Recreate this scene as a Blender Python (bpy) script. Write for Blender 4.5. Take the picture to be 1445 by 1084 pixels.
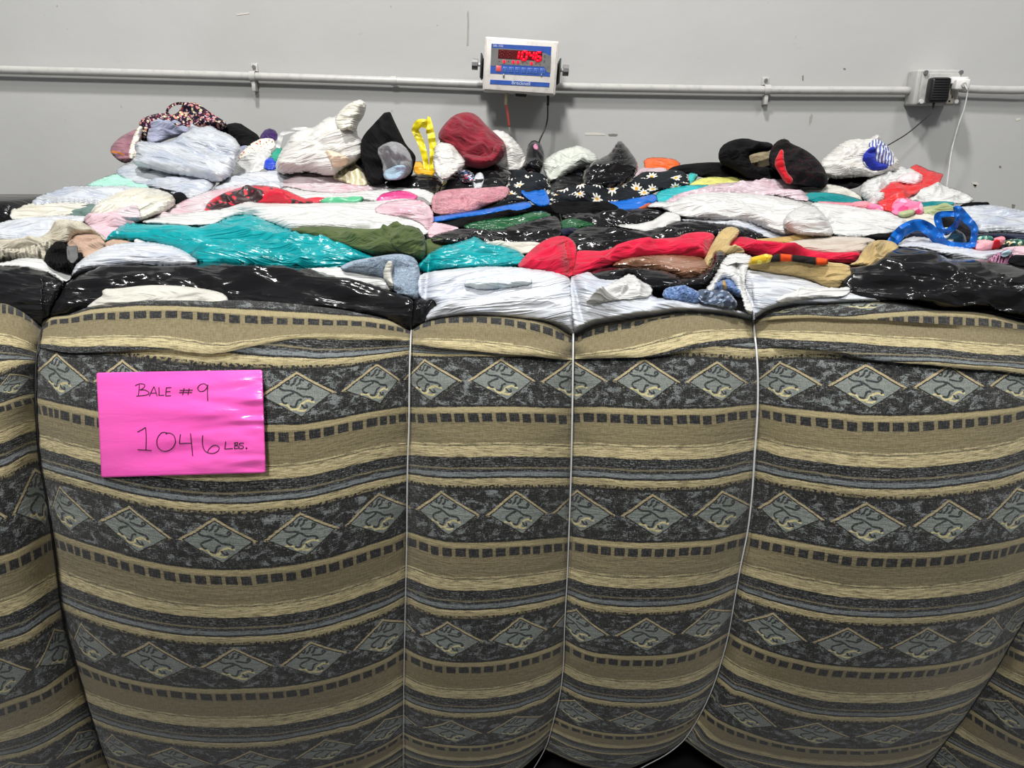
import bpy, bmesh, math, random
import numpy as np
from mathutils import Vector, Matrix, noise
from mathutils.geometry import delaunay_2d_cdt
from mathutils.bvhtree import BVHTree

for o in list(bpy.data.objects):
    bpy.data.objects.remove(o)
S = bpy.context.scene
COL = S.collection
R = math.radians
random.seed(7)

# ------------------------------------------------------------------ camera, light, exposure
W_PX, H_PX, F_PX = 1445, 1084, 1060.0
PITCH = R(18.0)
CAM = Vector((0, 0, 1.62))
FW = Vector((0, math.cos(PITCH), -math.sin(PITCH)))
UP = Vector((0, math.sin(PITCH), math.cos(PITCH)))
WALL_Y = 3.0
cd = bpy.data.cameras.new('camera')
cam = bpy.data.objects.new('camera', cd)
COL.objects.link(cam)
cam.location = CAM
cam.rotation_euler = (math.pi / 2 - PITCH, 0, 0)
cd.sensor_width = 36.0
cd.lens = 36.0 * F_PX / W_PX
cd.clip_start = 0.05
S.camera = cam

S.view_settings.view_transform = 'Standard'
S.view_settings.look = 'None'
S.view_settings.gamma = 1.0
S.view_settings.use_curve_mapping = False
S.view_settings.exposure = 0.0
S.cycles.max_bounces = 5
S.cycles.diffuse_bounces = 3
S.cycles.glossy_bounces = 2

world = bpy.data.worlds.new('world')
S.world = world
world.use_nodes = True
world.node_tree.nodes['Background'].inputs[0].default_value = (0.93, 0.96, 1.0, 1)
world.node_tree.nodes['Background'].inputs[1].default_value = 0.24


def area_light(name, loc, target, size, energy, color=(1, 1, 1), size_y=None):
    ld = bpy.data.lights.new(name, 'AREA')
    ld.energy = energy
    ld.color = color
    ld.size = size
    if size_y:
        ld.shape = 'RECTANGLE'
        ld.size_y = size_y
    o = bpy.data.objects.new(name, ld)
    COL.objects.link(o)
    o.location = loc
    o.rotation_euler = (Vector(target) - Vector(loc)).to_track_quat('-Z', 'Y').to_euler()
    return o


area_light('high_bay_lamp', (-0.70, 0.35, 5.95), (0.0, 1.9, 0.8), 0.40, 200, (1.0, 0.985, 0.96))
area_light('high_bay_lamp', (-0.9, -2.6, 5.2), (0, 2.0, 1.0), 0.6, 185, (1.0, 0.985, 0.96))
area_light('high_bay_lamp', (2.8, -0.6, 5.6), (0.3, 1.8, 0.9), 0.8, 60, (1.0, 0.985, 0.96))


# ------------------------------------------------------------------ projection helpers
def P(px, py, Y):
    """World point seen at photo pixel (px, py) standing at depth Y."""
    px, py, Y = float(px), float(py), float(Y)
    d = FW + ((px - W_PX / 2) / F_PX) * Vector((1, 0, 0)) + ((H_PX / 2 - py) / F_PX) * UP
    return CAM + d * (Y / d.y)


def lin(*pts):
    xs = np.array([p[0] for p in pts], float)
    ys = np.array([p[1] for p in pts], float)

    def f(x):
        x = np.asarray(x, float)
        r = np.interp(x, xs, ys)
        sl0 = (ys[1] - ys[0]) / (xs[1] - xs[0])
        sl1 = (ys[-1] - ys[-2]) / (xs[-1] - xs[-2])
        r = np.where(x < xs[0], ys[0] + sl0 * (x - xs[0]), r)
        return np.where(x > xs[-1], ys[-1] + sl1 * (x - xs[-1]), r)
    return f


def smooth(*pts):
    """Monotone-ish cubic (Catmull tangents) through points, linear outside."""
    xs = np.array([p[0] for p in pts], float)
    ys = np.array([p[1] for p in pts], float)
    n = len(xs)
    if n < 3:
        return lin(*pts)
    dl = (ys[1:] - ys[:-1]) / (xs[1:] - xs[:-1])
    m = np.empty(n)
    m[0], m[-1] = dl[0], dl[-1]
    for i in range(1, n - 1):
        a, b = dl[i - 1], dl[i]
        h0, h1 = xs[i] - xs[i - 1], xs[i + 1] - xs[i]
        m[i] = (a * h1 + b * h0) / (h0 + h1)
        if a * b > 0:
            lim = 3 * min(abs(a), abs(b))
            m[i] = max(-lim, min(lim, m[i]))

    def f(x):
        x = np.asarray(x, float)
        i = np.clip(np.searchsorted(xs, x) - 1, 0, n - 2)
        h = xs[i + 1] - xs[i]
        t = (x - xs[i]) / h
        tc = np.clip(t, 0, 1)
        r = (ys[i] * (2 * tc**3 - 3 * tc**2 + 1) + h * m[i] * (tc**3 - 2 * tc**2 + tc)
             + ys[i + 1] * (-2 * tc**3 + 3 * tc**2) + h * m[i + 1] * (tc**3 - tc**2))
        r = np.where(t < 0, ys[0] + m[0] * (x - xs[0]), r)
        return np.where(t > 1, ys[-1] + m[-1] * (x - xs[-1]), r)
    return f


# ------------------------------------------------------------------ object helpers
def link(name, me, mat=None, parent=None):
    o = bpy.data.objects.new(name, me)
    COL.objects.link(o)
    if me is not None and mat is not None:
        me.materials.append(mat)
    if parent is not None:
        o.parent = parent
        o.matrix_parent_inverse = Matrix.Translation(-parent.location) if parent.location.length else Matrix.Identity(4)
    return o


def tag(o, label=None, cat=None, group=None, kind=None):
    if label:
        o['label'] = label
    if cat:
        o['category'] = cat
    if group:
        o['group'] = group
    if kind:
        o['kind'] = kind
    return o


def empty(name, loc):
    o = bpy.data.objects.new(name, None)
    o.empty_display_size = 0.05
    o.location = loc
    COL.objects.link(o)
    return o


def world_loc(o):
    v = Vector((0, 0, 0))
    while o is not None:
        v += o.location
        o = o.parent
    return v


def mesh_obj(name, verts, faces, mat, parent=None, uvs=None, smooth_shade=True, origin=None):
    """Mesh from world-space vertices, its origin moved to the middle of its base."""
    v = np.array([tuple(p) for p in verts], float)
    c = Vector(origin) if origin is not None else Vector(((v[:, 0].min() + v[:, 0].max()) / 2, (v[:, 1].min() + v[:, 1].max()) / 2, v[:, 2].min()))
    me = bpy.data.meshes.new(name)
    me.from_pydata([tuple(p) for p in (v - np.array(c))], [], [tuple(f) for f in faces])
    if uvs is not None:
        lay = me.uv_layers.new(name='UVMap')
        idx = np.empty(len(me.loops), int)
        me.loops.foreach_get('vertex_index', idx)
        lay.data.foreach_set('uv', np.asarray(uvs, float)[idx].ravel())
    if smooth_shade:
        me.polygons.foreach_set('use_smooth', [True] * len(me.polygons))
    me.update()
    o = bpy.data.objects.new(name, me)
    COL.objects.link(o)
    if mat is not None:
        me.materials.append(mat)
    if parent is not None:
        o.parent = parent
        o.location = c - world_loc(parent)
    else:
        o.location = c
    return o


class MB:
    """Collects simple shapes in world space and links them as one mesh."""
    def __init__(self):
        self.v, self.f = [], []

    def add(self, vs, fs):
        b = len(self.v)
        self.v += [tuple(p) for p in vs]
        self.f += [tuple(b + i for i in f) for f in fs]
        return self

    def from_bm(self, bm, mat4=None):
        bm.verts.index_update()
        self.add([(mat4 @ v.co if mat4 else v.co) for v in bm.verts], [[v.index for v in f.verts] for f in bm.faces])
        bm.free()
        return self

    def box(self, cx, cy, cz, sx, sy, sz, bevel=0.0, seg=2, m=None):
        bm = bmesh.new()
        bmesh.ops.create_cube(bm, size=1.0)
        for v in bm.verts:
            v.co = Vector((v.co.x * sx, v.co.y * sy, v.co.z * sz))
        if bevel:
            bmesh.ops.bevel(bm, geom=list(bm.edges), offset=bevel, segments=seg, affect='EDGES', profile=0.5)
        mm = (m if m is not None else Matrix.Identity(4)) @ Matrix.Translation((cx, cy, cz))
        return self.from_bm(bm, mm)

    def cyl(self, a, b, r, seg=20, r2=None, m=None):
        a, b = Vector(a), Vector(b)
        d = b - a
        bm = bmesh.new()
        bmesh.ops.create_cone(bm, cap_ends=True, segments=seg, radius1=r, radius2=r if r2 is None else r2, depth=d.length)
        mm = Matrix.Translation((a + b) / 2) @ d.to_track_quat('Z', 'Y').to_matrix().to_4x4()
        if m is not None:
            mm = m @ mm
        return self.from_bm(bm, mm)

    def tube(self, pts, r, seg=10, radii=None, flat=1.0):
        pts = [Vector(p) for p in pts]
        n = len(pts)
        rings, prev = [], None
        for i, p in enumerate(pts):
            t = (pts[min(i + 1, n - 1)] - pts[max(i - 1, 0)]).normalized()
            if prev is None:
                u = t.orthogonal().normalized()
            else:
                u = (prev - t * prev.dot(t))
                u = u.normalized() if u.length > 1e-6 else t.orthogonal().normalized()
            prev = u
            w = t.cross(u)
            rr = radii[i] if radii else r
            rings.append([p + (u * math.cos(2 * math.pi * k / seg) + w * math.sin(2 * math.pi * k / seg) * flat) * rr for k in range(seg)])
        vs = [q for ring in rings for q in ring]
        fs = []
        for i in range(n - 1):
            for k in range(seg):
                a, b = i * seg + k, i * seg + (k + 1) % seg
                fs.append((a, b, b + seg, a + seg))
        fs.append(tuple(range(seg - 1, -1, -1)))
        fs.append(tuple(range((n - 1) * seg, n * seg)))
        return self.add(vs, fs)

    def build(self, name, mat, parent=None, smooth_shade=False, origin=None):
        o = mesh_obj(name, self.v, self.f, mat, parent, None, smooth_shade, origin)
        if not smooth_shade:
            me = o.data
            me.polygons.foreach_set('use_smooth', [True] * len(me.polygons))
            try:
                me.set_sharp_from_angle(angle=R(35))
            except Exception:
                pass
        return o


def spline(pts, n=8):
    """Catmull-Rom through 3D points."""
    pts = [Vector(p) for p in pts]
    out = []
    for i in range(len(pts) - 1):
        p0, p1, p2, p3 = pts[max(i - 1, 0)], pts[i], pts[i + 1], pts[min(i + 2, len(pts) - 1)]
        for k in range(n):
            t = k / n
            out.append(0.5 * ((2 * p1) + (p2 - p0) * t + (2 * p0 - 5 * p1 + 4 * p2 - p3) * t * t + (3 * p1 - p0 - 3 * p2 + p3) * t**3))
    out.append(pts[-1])
    return out


# ------------------------------------------------------------------ node helper
class G:
    def __init__(self, name):
        self.m = bpy.data.materials.new(name)
        self.m.use_nodes = True
        self.t = self.m.node_tree
        self.b = self.t.nodes['Principled BSDF']

    def n(self, kind, **kw):
        x = self.t.nodes.new(kind)
        for k, v in kw.items():
            setattr(x, k, v)
        return x

    def put(self, sock, v):
        if isinstance(v, bpy.types.NodeSocket):
            self.t.links.new(v, sock)
        elif v is not None:
            if isinstance(v, (tuple, list)) and len(v) == 3 and sock.type == 'RGBA':
                v = (*v, 1)
            sock.default_value = v

    def math(self, op, a, b=None, c=None, clamp=False):
        x = self.n('ShaderNodeMath', operation=op, use_clamp=clamp)
        self.put(x.inputs[0], a)
        if b is not None:
            self.put(x.inputs[1], b)
        if c is not None:
            self.put(x.inputs[2], c)
        return x.outputs[0]

    def add(self, a, b): return self.math('ADD', a, b)
    def sub(self, a, b): return self.math('SUBTRACT', a, b)
    def mul(self, a, b): return self.math('MULTIPLY', a, b)
    def mx(self, a, b): return self.math('MAXIMUM', a, b)
    def mn(self, a, b): return self.math('MINIMUM', a, b)
    def ab(self, a): return self.math('ABSOLUTE', a)
    def fr(self, a): return self.math('FRACT', a)
    def fl(self, a): return self.math('FLOOR', a)
    def lt(self, a, b): return self.math('LESS_THAN', a, b)
    def gt(self, a, b): return self.math('GREATER_THAN', a, b)

    def step(self, x, lo, hi):
        """0 below lo, 1 above hi, smooth between."""
        r = self.n('ShaderNodeMapRange', interpolation_type='SMOOTHSTEP')
        self.put(r.inputs[0], x)
        r.inputs[1].default_value = lo
        r.inputs[2].default_value = hi
        return r.outputs[0]

    def mix(self, f, a, b):
        x = self.n('ShaderNodeMix', data_type='RGBA')
        self.put(x.inputs[0], f)
        self.put(x.inputs[6], a)
        self.put(x.inputs[7], b)
        return x.outputs[2]

    def uv(self):
        return self.n('ShaderNodeUVMap', uv_map='UVMap').outputs[0]

    def obj(self):
        return self.n('ShaderNodeTexCoord').outputs['Object']

    def xyz(self, v):
        x = self.n('ShaderNodeSeparateXYZ')
        self.put(x.inputs[0], v)
        return x.outputs

    def vec(self, x=0.0, y=0.0, z=0.0):
        c = self.n('ShaderNodeCombineXYZ')
        for i, q in enumerate((x, y, z)):
            self.put(c.inputs[i], q)
        return c.outputs[0]

    def scale(self, v, s):
        x = self.n('ShaderNodeMapping')
        self.put(x.inputs[0], v)
        x.inputs['Scale'].default_value = s
        return x.outputs[0]

    def noise(self, v, sc, detail=2.0, rough=0.5, dist=0.0, color=False):
        x = self.n('ShaderNodeTexNoise')
        self.put(x.inputs['Vector'], v)
        x.inputs['Scale'].default_value = sc
        x.inputs['Detail'].default_value = detail
        x.inputs['Roughness'].default_value = rough
        x.inputs['Distortion'].default_value = dist
        return x.outputs[1 if color else 0]

    def voro(self, v, sc, feature='F1', out=0, rnd=1.0):
        x = self.n('ShaderNodeTexVoronoi', feature=feature)
        self.put(x.inputs['Vector'], v)
        x.inputs['Scale'].default_value = sc
        x.inputs['Randomness'].default_value = rnd
        return x.outputs[out]

    def ramp(self, f, stops, interp='LINEAR'):
        x = self.n('ShaderNodeValToRGB')
        self.put(x.inputs[0], f)
        e = x.color_ramp
        e.interpolation = interp
        while len(e.elements) < len(stops):
            e.elements.new(0.5)
        for k, (p, c) in enumerate(stops):
            e.elements[k].position = p
            e.elements[k].color = (*c, 1)
        return x.outputs[0]

    def bump(self, h, strength=0.5, dist=0.01, prev=None):
        x = self.n('ShaderNodeBump')
        x.inputs['Strength'].default_value = strength
        x.inputs['Distance'].default_value = dist
        self.put(x.inputs['Height'], h)
        if prev is not None:
            self.put(x.inputs['Normal'], prev)
        return x.outputs[0]

    def out(self, color=None, rough=None, metal=None, normal=None, coat=None, sheen=None, emit=None, es=0.0, spec=None, sss=None):
        b = self.b
        for k, v in (('Base Color', color), ('Roughness', rough), ('Metallic', metal), ('Normal', normal),
                     ('Coat Weight', coat), ('Sheen Weight', sheen), ('Specular IOR Level', spec)):
            if v is not None:
                self.put(b.inputs[k], v)
        if emit is not None:
            self.put(b.inputs['Emission Color'], emit)
            self.put(b.inputs['Emission Strength'], es)
        return self.m


def srgb(r, g, b):
    def f(c):
        c /= 255.0
        return c / 12.92 if c <= 0.04045 else ((c + 0.055) / 1.055) ** 2.4
    return (f(r), f(g), f(b))


_MC = {}


def paint(name, col, rough=0.5, metal=0.0, wear=0.06):
    if name in _MC:
        return _MC[name]
    g = G(name)
    c = g.obj()
    k = g.noise(c, 35.0, 4, 0.6)
    dark = tuple(x * (1 - wear * 4) for x in col)
    m = g.out(g.mix(g.step(k, 0.45, 0.75), col, dark), rough, metal, g.bump(g.noise(c, 260.0, 2), 0.08, 0.002))
    _MC[name] = m
    return m


def glow(name, col, s):
    if name in _MC:
        return _MC[name]
    g = G(name)
    m = g.out(col, 0.4, 0.0, None, emit=col, es=s)
    _MC[name] = m
    return m


def plastic(name, col, tint=None, cover=0.0, rough=0.3, crinkle=1.0, fine=1.0, spec=0.5, coat=0.0, tscale=9.0):
    """Thin bag film: streaky creases along the pull, the contents tinting it in patches."""
    if name in _MC:
        return _MC[name]
    g = G(name)
    uv = g.uv()
    c = col
    if tint is not None:
        w = g.noise(g.scale(uv, (1.0, 2.2, 1.0)), tscale, 3, 0.55, 0.6)
        c = g.mix(g.mul(g.step(w, 0.62 - cover * 0.55, 0.78 - cover * 0.4), min(1.0, 0.5 + cover)), col, tint)
    s1 = g.noise(g.scale(uv, (3.0, 22.0, 1.0)), 1.7 * fine, 2, 0.55, 0.9)
    s2 = g.noise(g.scale(uv, (5.0, 60.0, 1.0)), 1.6 * fine, 2, 0.6, 0.8)
    s3 = g.voro(g.scale(uv, (8.0, 20.0, 1.0)), 2.0 * fine, 'DISTANCE_TO_EDGE')
    big = g.noise(g.scale(uv, (2.5, 6.0, 1.0)), 2.0, 2, 0.5, 0.6)
    ridge = g.math('POWER', g.sub(1.0, g.math('MINIMUM', g.mul(g.ab(g.sub(s1, 0.5)), 9.0), 1.0)), 2.0)
    ridge2 = g.math('POWER', g.sub(1.0, g.math('MINIMUM', g.mul(g.ab(g.sub(s2, 0.5)), 8.0), 1.0)), 2.0)
    calm = g.step(big, 0.44, 0.62)
    h = g.add(g.mul(ridge, 0.6), g.add(g.mul(g.mul(ridge2, calm), 0.22), g.mul(g.mul(g.mn(s3, 0.10), calm), 1.2)))
    m = g.out(c, g.add(rough - 0.05, g.mul(s2, 0.10)), 0.0, g.bump(h, 0.6 * crinkle, 0.007), coat=coat, spec=spec)
    _MC[name] = m
    return m


def cloth(name, col, col2=None, weave=900.0, rough=0.92, mott=0.12, rib=0.0, sheen=0.25, fuzz=0.0):
    if name in _MC:
        return _MC[name]
    g = G(name)
    uv = g.uv()
    k = g.noise(uv, 14.0, 3, 0.6)
    dark = col2 if col2 is not None else tuple(x * (1 - mott * 2.2) for x in col)
    f = g.noise(uv, weave * 0.5, 2)
    c = g.mix(g.step(g.add(g.mul(k, 0.7), g.mul(f, 0.3)), 0.42, 0.62), col, dark)
    h = g.noise(uv, weave, 1)
    nrm = g.bump(h, 0.25, 0.002)
    if rib:
        x = g.xyz(uv)
        nrm = g.bump(g.math('SINE', g.mul(x[0], rib)), 0.8, 0.006, nrm)
    if fuzz:
        nrm = g.bump(g.noise(uv, fuzz, 4, 0.75, 0.6), 0.9, 0.012, nrm)
    soft = g.bump(g.noise(g.scale(uv, (5, 17, 1)), 2.2, 3, 0.55, 0.8), 0.6, 0.03, nrm)
    if max(col) < 0.03:
        sheen = 0.0
    m = g.out(c, rough, 0.0, soft, sheen=sheen * 0.6, spec=0.12 if max(col) < 0.03 else 0.22)
    _MC[name] = m
    return m


def spotted(name, base, cols, scale=60.0, size=0.32, rough=0.85):
    """Cloth printed with scattered blotches of several colours."""
    if name in _MC:
        return _MC[name]
    g = G(name)
    uv = g.uv()
    w = g.n('ShaderNodeVectorMath', operation='MULTIPLY_ADD')
    g.put(w.inputs[0], g.noise(uv, scale * 1.6, 2, color=True))
    w.inputs[1].default_value = (0.4 / scale,) * 3
    g.put(w.inputs[2], uv)
    v = w.outputs[0]
    c = base
    for i, cc in enumerate(cols):
        o = g.n('ShaderNodeVectorMath', operation='ADD')
        g.put(o.inputs[0], v)
        o.inputs[1].default_value = (0.137 * (i + 1), 0.291 * (i + 1), 0)
        d = g.voro(o.outputs[0], scale * (1 + 0.25 * i))
        c = g.mix(g.step(d, size, size - 0.08), c, cc)
    m = g.out(c, rough, 0.0, g.bump(g.noise(g.scale(uv, (6, 15, 1)), 3.0, 3, 0.5, 0.5), 0.5, 0.02), sheen=0.2 if max(base) > 0.03 else 0.0, spec=0.2)
    _MC[name] = m
    return m


def striped(name, a, b, freq, duty=0.5, axis=0, rough=0.85, wob=0.0):
    if name in _MC:
        return _MC[name]
    g = G(name)
    uv = g.uv()
    x = g.xyz(uv)[axis]
    if wob:
        x = g.add(x, g.mul(g.sub(g.noise(uv, 30.0, 2), 0.5), wob))
    f = g.ab(g.sub(g.fr(g.mul(x, freq)), 0.5))
    m = g.out(g.mix(g.step(f, duty * 0.5 - 0.04, duty * 0.5 + 0.04), a, b), rough, 0.0,
              g.bump(g.noise(g.scale(uv, (6, 15, 1)), 3.0, 3, 0.5, 0.5), 0.4, 0.02), spec=0.25)
    _MC[name] = m
    return m


def daisies(name, base):
    """Dark fabric with white petalled daisies and orange hearts."""
    if name in _MC:
        return _MC[name]
    g = G(name)
    uv = g.uv()
    x, y, _ = g.xyz(g.scale(uv, (24.0, 27.0, 1.0)))
    row = g.fl(y)
    x = g.add(x, g.mul(g.fr(g.mul(row, 0.5)), 1.0))
    wn = g.n('ShaderNodeTexWhiteNoise', noise_dimensions='2D')
    g.put(wn.inputs[0], g.vec(g.fl(x), row))
    r = wn.outputs[0]
    cx = g.add(g.sub(g.fr(x), 0.5), g.mul(g.sub(r, 0.5), 0.25))
    cy = g.sub(g.fr(y), 0.5)
    rad = g.math('SQRT', g.add(g.mul(cx, cx), g.mul(cy, cy)))
    ang = g.math('ARCTAN2', cy, cx)
    pet = g.add(0.30, g.mul(g.math('COSINE', g.add(g.mul(ang, 9.0), g.mul(r, 6.0))), 0.09))
    on = g.mul(g.step(g.sub(pet, rad), 0.0, 0.03), g.gt(r, 0.3))
    c = g.mix(on, base, (0.75, 0.73, 0.66))
    c = g.mix(g.mul(g.step(rad, 0.12, 0.1), g.gt(r, 0.3)), c, (0.72, 0.36, 0.05))
    m = g.out(c, 0.85, 0.0, g.bump(g.noise(g.scale(uv, (6, 15, 1)), 3.0, 3, 0.5, 0.5), 0.5, 0.02), sheen=0.0, spec=0.2)
    _MC[name] = m
    return m


# ------------------------------------------------------------------ the upholstery fabric of the bale wrap
def upholstery():
    g = G('upholstery_fabric')
    u0, v0, _ = g.xyz(g.uv())
    met = g.vec(g.mul(u0, 0.6), v0)                              # u and v in one unit (a pattern height)
    wob = g.mul(g.sub(g.noise(met, 9.0, 3, 0.6), 0.5), 0.016)
    rag = g.mul(g.sub(g.noise(met, 75.0, 2, 0.6), 0.5), 0.016)
    v = g.add(v0, g.add(wob, g.mul(rag, 0.5)))
    u = g.add(u0, g.add(wob, rag))
    vf = g.fr(v)
    DARK, COAL = srgb(31, 32, 33), srgb(25, 26, 27)
    GREY, BLUE = srgb(114, 118, 118), srgb(116, 122, 124)
    TAN, TAN2, BEI, BRI = srgb(120, 110, 82), srgb(96, 88, 66), srgb(154, 142, 106), srgb(190, 177, 136)
    fine = g.noise(met, 115.0, 2, 0.7)
    fine2 = g.noise(g.scale(met, (0.5, 1.3, 1)), 90.0, 2, 0.7)
    streak = g.noise(g.scale(met, (3.0, 46.0, 1)), 3.0, 4, 0.65, 0.3)
    cloud = g.noise(g.scale(met, (1, 1.6, 1)), 11.0, 4, 0.65, 0.6)
    # plain stripes down one repeat
    st = [(0.0, DARK), (0.375, COAL), (0.388, COAL), (0.393, BEI), (0.425, BEI), (0.437, TAN), (0.655, TAN), (0.672, TAN2),
          (0.682, BEI), (0.755, BEI), (0.765, COAL), (0.838, COAL), (0.842, TAN), (0.850, TAN), (0.853, DARK),
          (0.872, DARK), (0.876, BLUE), (0.903, BLUE), (0.907, COAL), (0.918, COAL), (0.922, BRI), (0.968, BEI), (0.983, TAN2), (0.992, DARK)]
    base = g.ramp(vf, st)
    inr = lambda a, b: g.mul(g.step(vf, a - 0.003, a + 0.003), g.step(vf, b + 0.003, b - 0.003))
    # brushed streaks in the light stripe, the speckled dark stripe and the lines between
    base = g.mix(g.mul(inr(0.66, 0.765), g.step(g.add(streak, g.mul(fine, 0.25)), 0.52, 0.70)), base, BRI)
    base = g.mix(g.mul(inr(0.66, 0.765), g.step(streak, 0.47, 0.38)), base, TAN)
    base = g.mix(g.mul(inr(0.92, 0.985), g.step(streak, 0.50, 0.40)), base, TAN)
    base = g.mix(g.mul(inr(0.675, 0.682), g.step(streak, 0.40, 0.55)), base, DARK)
    base = g.mix(g.mul(inr(0.77, 0.875), g.step(g.add(g.mul(streak, 0.6), g.mul(fine2, 0.55)), 0.58, 0.70)), base, GREY)
    base = g.mix(g.mul(inr(0.876, 0.903), g.step(g.add(g.mul(streak, 0.7), g.mul(fine2, 0.4)), 0.52, 0.44)), base, DARK)
    base = g.mix(g.mul(inr(0.512, 0.52), g.step(streak, 0.45, 0.6)), base, TAN2)
    base = g.mix(g.mul(inr(0.968, 1.0), g.step(g.noise(met, 40.0, 2), 0.47, 0.53)), base, COAL)
    # row of dark dashes
    ui = g.mul(u, 5.5)
    wn = g.n('ShaderNodeTexWhiteNoise', noise_dimensions='1D')
    g.put(wn.inputs['W'], g.math('MODULO', g.fl(g.add(ui, 550.0)), 11.0))
    r = wn.outputs[0]
    fu = g.fr(g.add(ui, 550.0))
    dash = g.mul(g.mul(g.step(fu, 0.10, 0.13), g.step(g.sub(fu, g.mul(r, 0.14)), 0.80, 0.76)),
                 g.step(g.ab(g.sub(g.add(vf, g.mul(g.sub(r, 0.5), 0.008)), 0.474)), 0.036, 0.031))
    base = g.mix(dash, base, g.mix(g.step(fine, 0.55, 0.7), DARK, srgb(66, 66, 66)))
    # diamond band: dark ground broken by cloudy speckle
    band = inr(0.004, 0.372)
    grit = g.noise(g.scale(met, (0.8, 1.2, 1)), 130.0, 1, 0.5)
    sp = g.step(g.add(g.add(g.mul(fine2, 0.45), g.mul(grit, 0.55)), g.mul(g.sub(cloud, 0.5), 1.35)), 0.52, 0.68)
    ground = g.mix(sp, DARK, srgb(112, 117, 117))
    base = g.mix(band, base, ground)
    vd = g.sub(vf, 0.186)
    cu = g.sub(g.sub(g.fr(g.add(u, 100.5)), 0.5), g.mul(vd, 0.16))
    a = g.add(g.mul(g.ab(cu), 1 / 0.475), g.mul(g.ab(vd), 1 / 0.176))
    tanl = g.mul(g.mul(g.step(a, 1.01, 0.97), g.step(a, 0.875, 0.90)),
                 g.step(g.add(g.mul(g.step(vd, 0.02, -0.02), 0.36), fine2), 0.56, 0.74))
    base = g.mix(g.mul(tanl, band), base, srgb(166, 152, 118))
    base = g.mix(g.mul(g.mul(g.step(a, 0.89, 0.87), band), 1.0), base, COAL)
    inside = g.mul(g.step(a, 0.845, 0.815), band)
    inner = g.mix(g.step(fine, 0.42, 0.62), srgb(108, 114, 110), srgb(130, 136, 130))
    # heraldic beast: strokes as distances to short segments; x, y are in units of a pattern height
    X, Y = g.mul(cu, 0.6), vd

    def segs(paths):
        best = None
        for path in paths:
            if len(path) > 2:
                path = [tuple(p)[:2] for p in spline([(a_, b_, 0) for a_, b_ in path], 2)]
            for (x0, y0), (x1, y1) in zip(path[:-1], path[1:]):
                x0, y0, x1, y1 = [q * 0.00062 for q in (x0, y0, x1, y1)]
                dx, dy = x1 - x0, y1 - y0
                L = dx * dx + dy * dy + 1e-12
                qx, qy = g.sub(X, x0), g.sub(Y, y0)
                t = g.math('MULTIPLY_ADD', qx, dx / L, g.mul(qy, dy / L))
                t = g.mn(g.mx(t, 0.0), 1.0)
                ex = g.math('MULTIPLY_ADD', t, -dx, qx)
                ey = g.math('MULTIPLY_ADD', t, -dy, qy)
                d = g.add(g.mul(ex, ex), g.mul(ey, ey))
                best = d if best is None else g.mn(best, d)
        return g.math('SQRT', best)

    dk = segs([[(-182, -122), (-190, -140), (-214, -130), (-200, -92), (-150, -68), (-80, -66), (-64, -34), (-150, -2), (-196, 34), (-172, 78), (-150, 80)],
               [(-60, -60), (-10, -30), (45, 12), (135, 24), (166, 50), (148, 64)], [(-10, -90), (70, -76), (118, -72), (166, -108), (140, -126), (122, -104)],
               [(20, 42), (-22, 56), (-58, 124), (-106, 116)], [(20, 108), (46, 142), (82, 138), (74, 116)],
               [(-150, -158), (-124, -186), (-92, -168), (-104, -140), (-128, -146)], [(-74, -128), (-40, -150), (-20, -192), (8, -202)],
               [(-14, -124), (26, -148), (38, -184), (70, -172)]])
    lt = segs([[(-215, 86), (-140, 100), (-100, 152), (-24, 142), (14, 96), (100, 62), (168, 86)], [(-34, 164), (36, 176), (64, 158)]])
    inner = g.mix(g.step(g.add(lt, g.mul(rag, 0.25)), 0.0095, 0.0058), inner, srgb(188, 178, 132))
    inner = g.mix(g.step(g.add(dk, g.mul(rag, 0.25)), 0.0095, 0.0058), inner, srgb(48, 52, 54))
    base = g.mix(inside, base, inner)
    # woven grain over everything
    warp = g.noise(g.scale(met, (120, 22, 1)), 1.0, 1)
    weft = g.noise(g.scale(met, (22, 130, 1)), 1.0, 1)
    grain = g.mul(g.add(warp, weft), 0.5)
    base = g.mix(g.mul(g.step(grain, 0.48, 0.62), 0.50), base, g.mix(0.16, base, srgb(190, 184, 168)))
    base = g.mix(g.mul(g.step(grain, 0.50, 0.38), 0.35), base, g.mix(0.55, base, srgb(30, 29, 27)))
    nr = g.bump(g.add(warp, weft), 0.25, 0.002)
    nr = g.bump(g.noise(g.scale(met, (3, 22, 1)), 1.6, 3, 0.55, 0.4), 0.16, 0.02, nr)
    return g.out(base, 0.9, 0.0, nr, sheen=0.15, spec=0.2)
# ------------------------------------------------------------------ room shell
def wall_material():
    g = G('painted_wall')
    c = g.obj()
    a = g.noise(c, 1.3, 3, 0.5)
    b = g.noise(g.scale(c, (1, 1, 3.0)), 14.0, 4, 0.6)
    col = g.mix(g.step(a, 0.3, 0.7), srgb(186, 186, 183), srgb(193, 193, 191))
    col = g.mix(g.mul(g.step(b, 0.66, 0.80), 0.35), col, srgb(160, 160, 158))
    sp = g.noise(g.scale(c, (1, 1, 0.6)), 46.0, 2, 0.5)
    col = g.mix(g.mul(g.step(sp, 0.76, 0.80), 0.5), col, srgb(120, 117, 112))
    nr = g.bump(g.noise(c, 8.0, 3, 0.5), 0.10, 0.02)
    nr = g.bump(g.noise(c, 220.0, 2, 0.5), 0.10, 0.002, nr)
    return g.out(col, 0.5, 0.0, nr, spec=0.35)


def concrete_material():
    g = G('concrete_floor')
    c = g.obj()
    k = g.noise(c, 2.5, 5, 0.6)
    return g.out(g.mix(k, srgb(70, 69, 67), srgb(96, 94, 90)), 0.7, 0.0, g.bump(g.noise(c, 40.0, 3), 0.2, 0.01))


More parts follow.
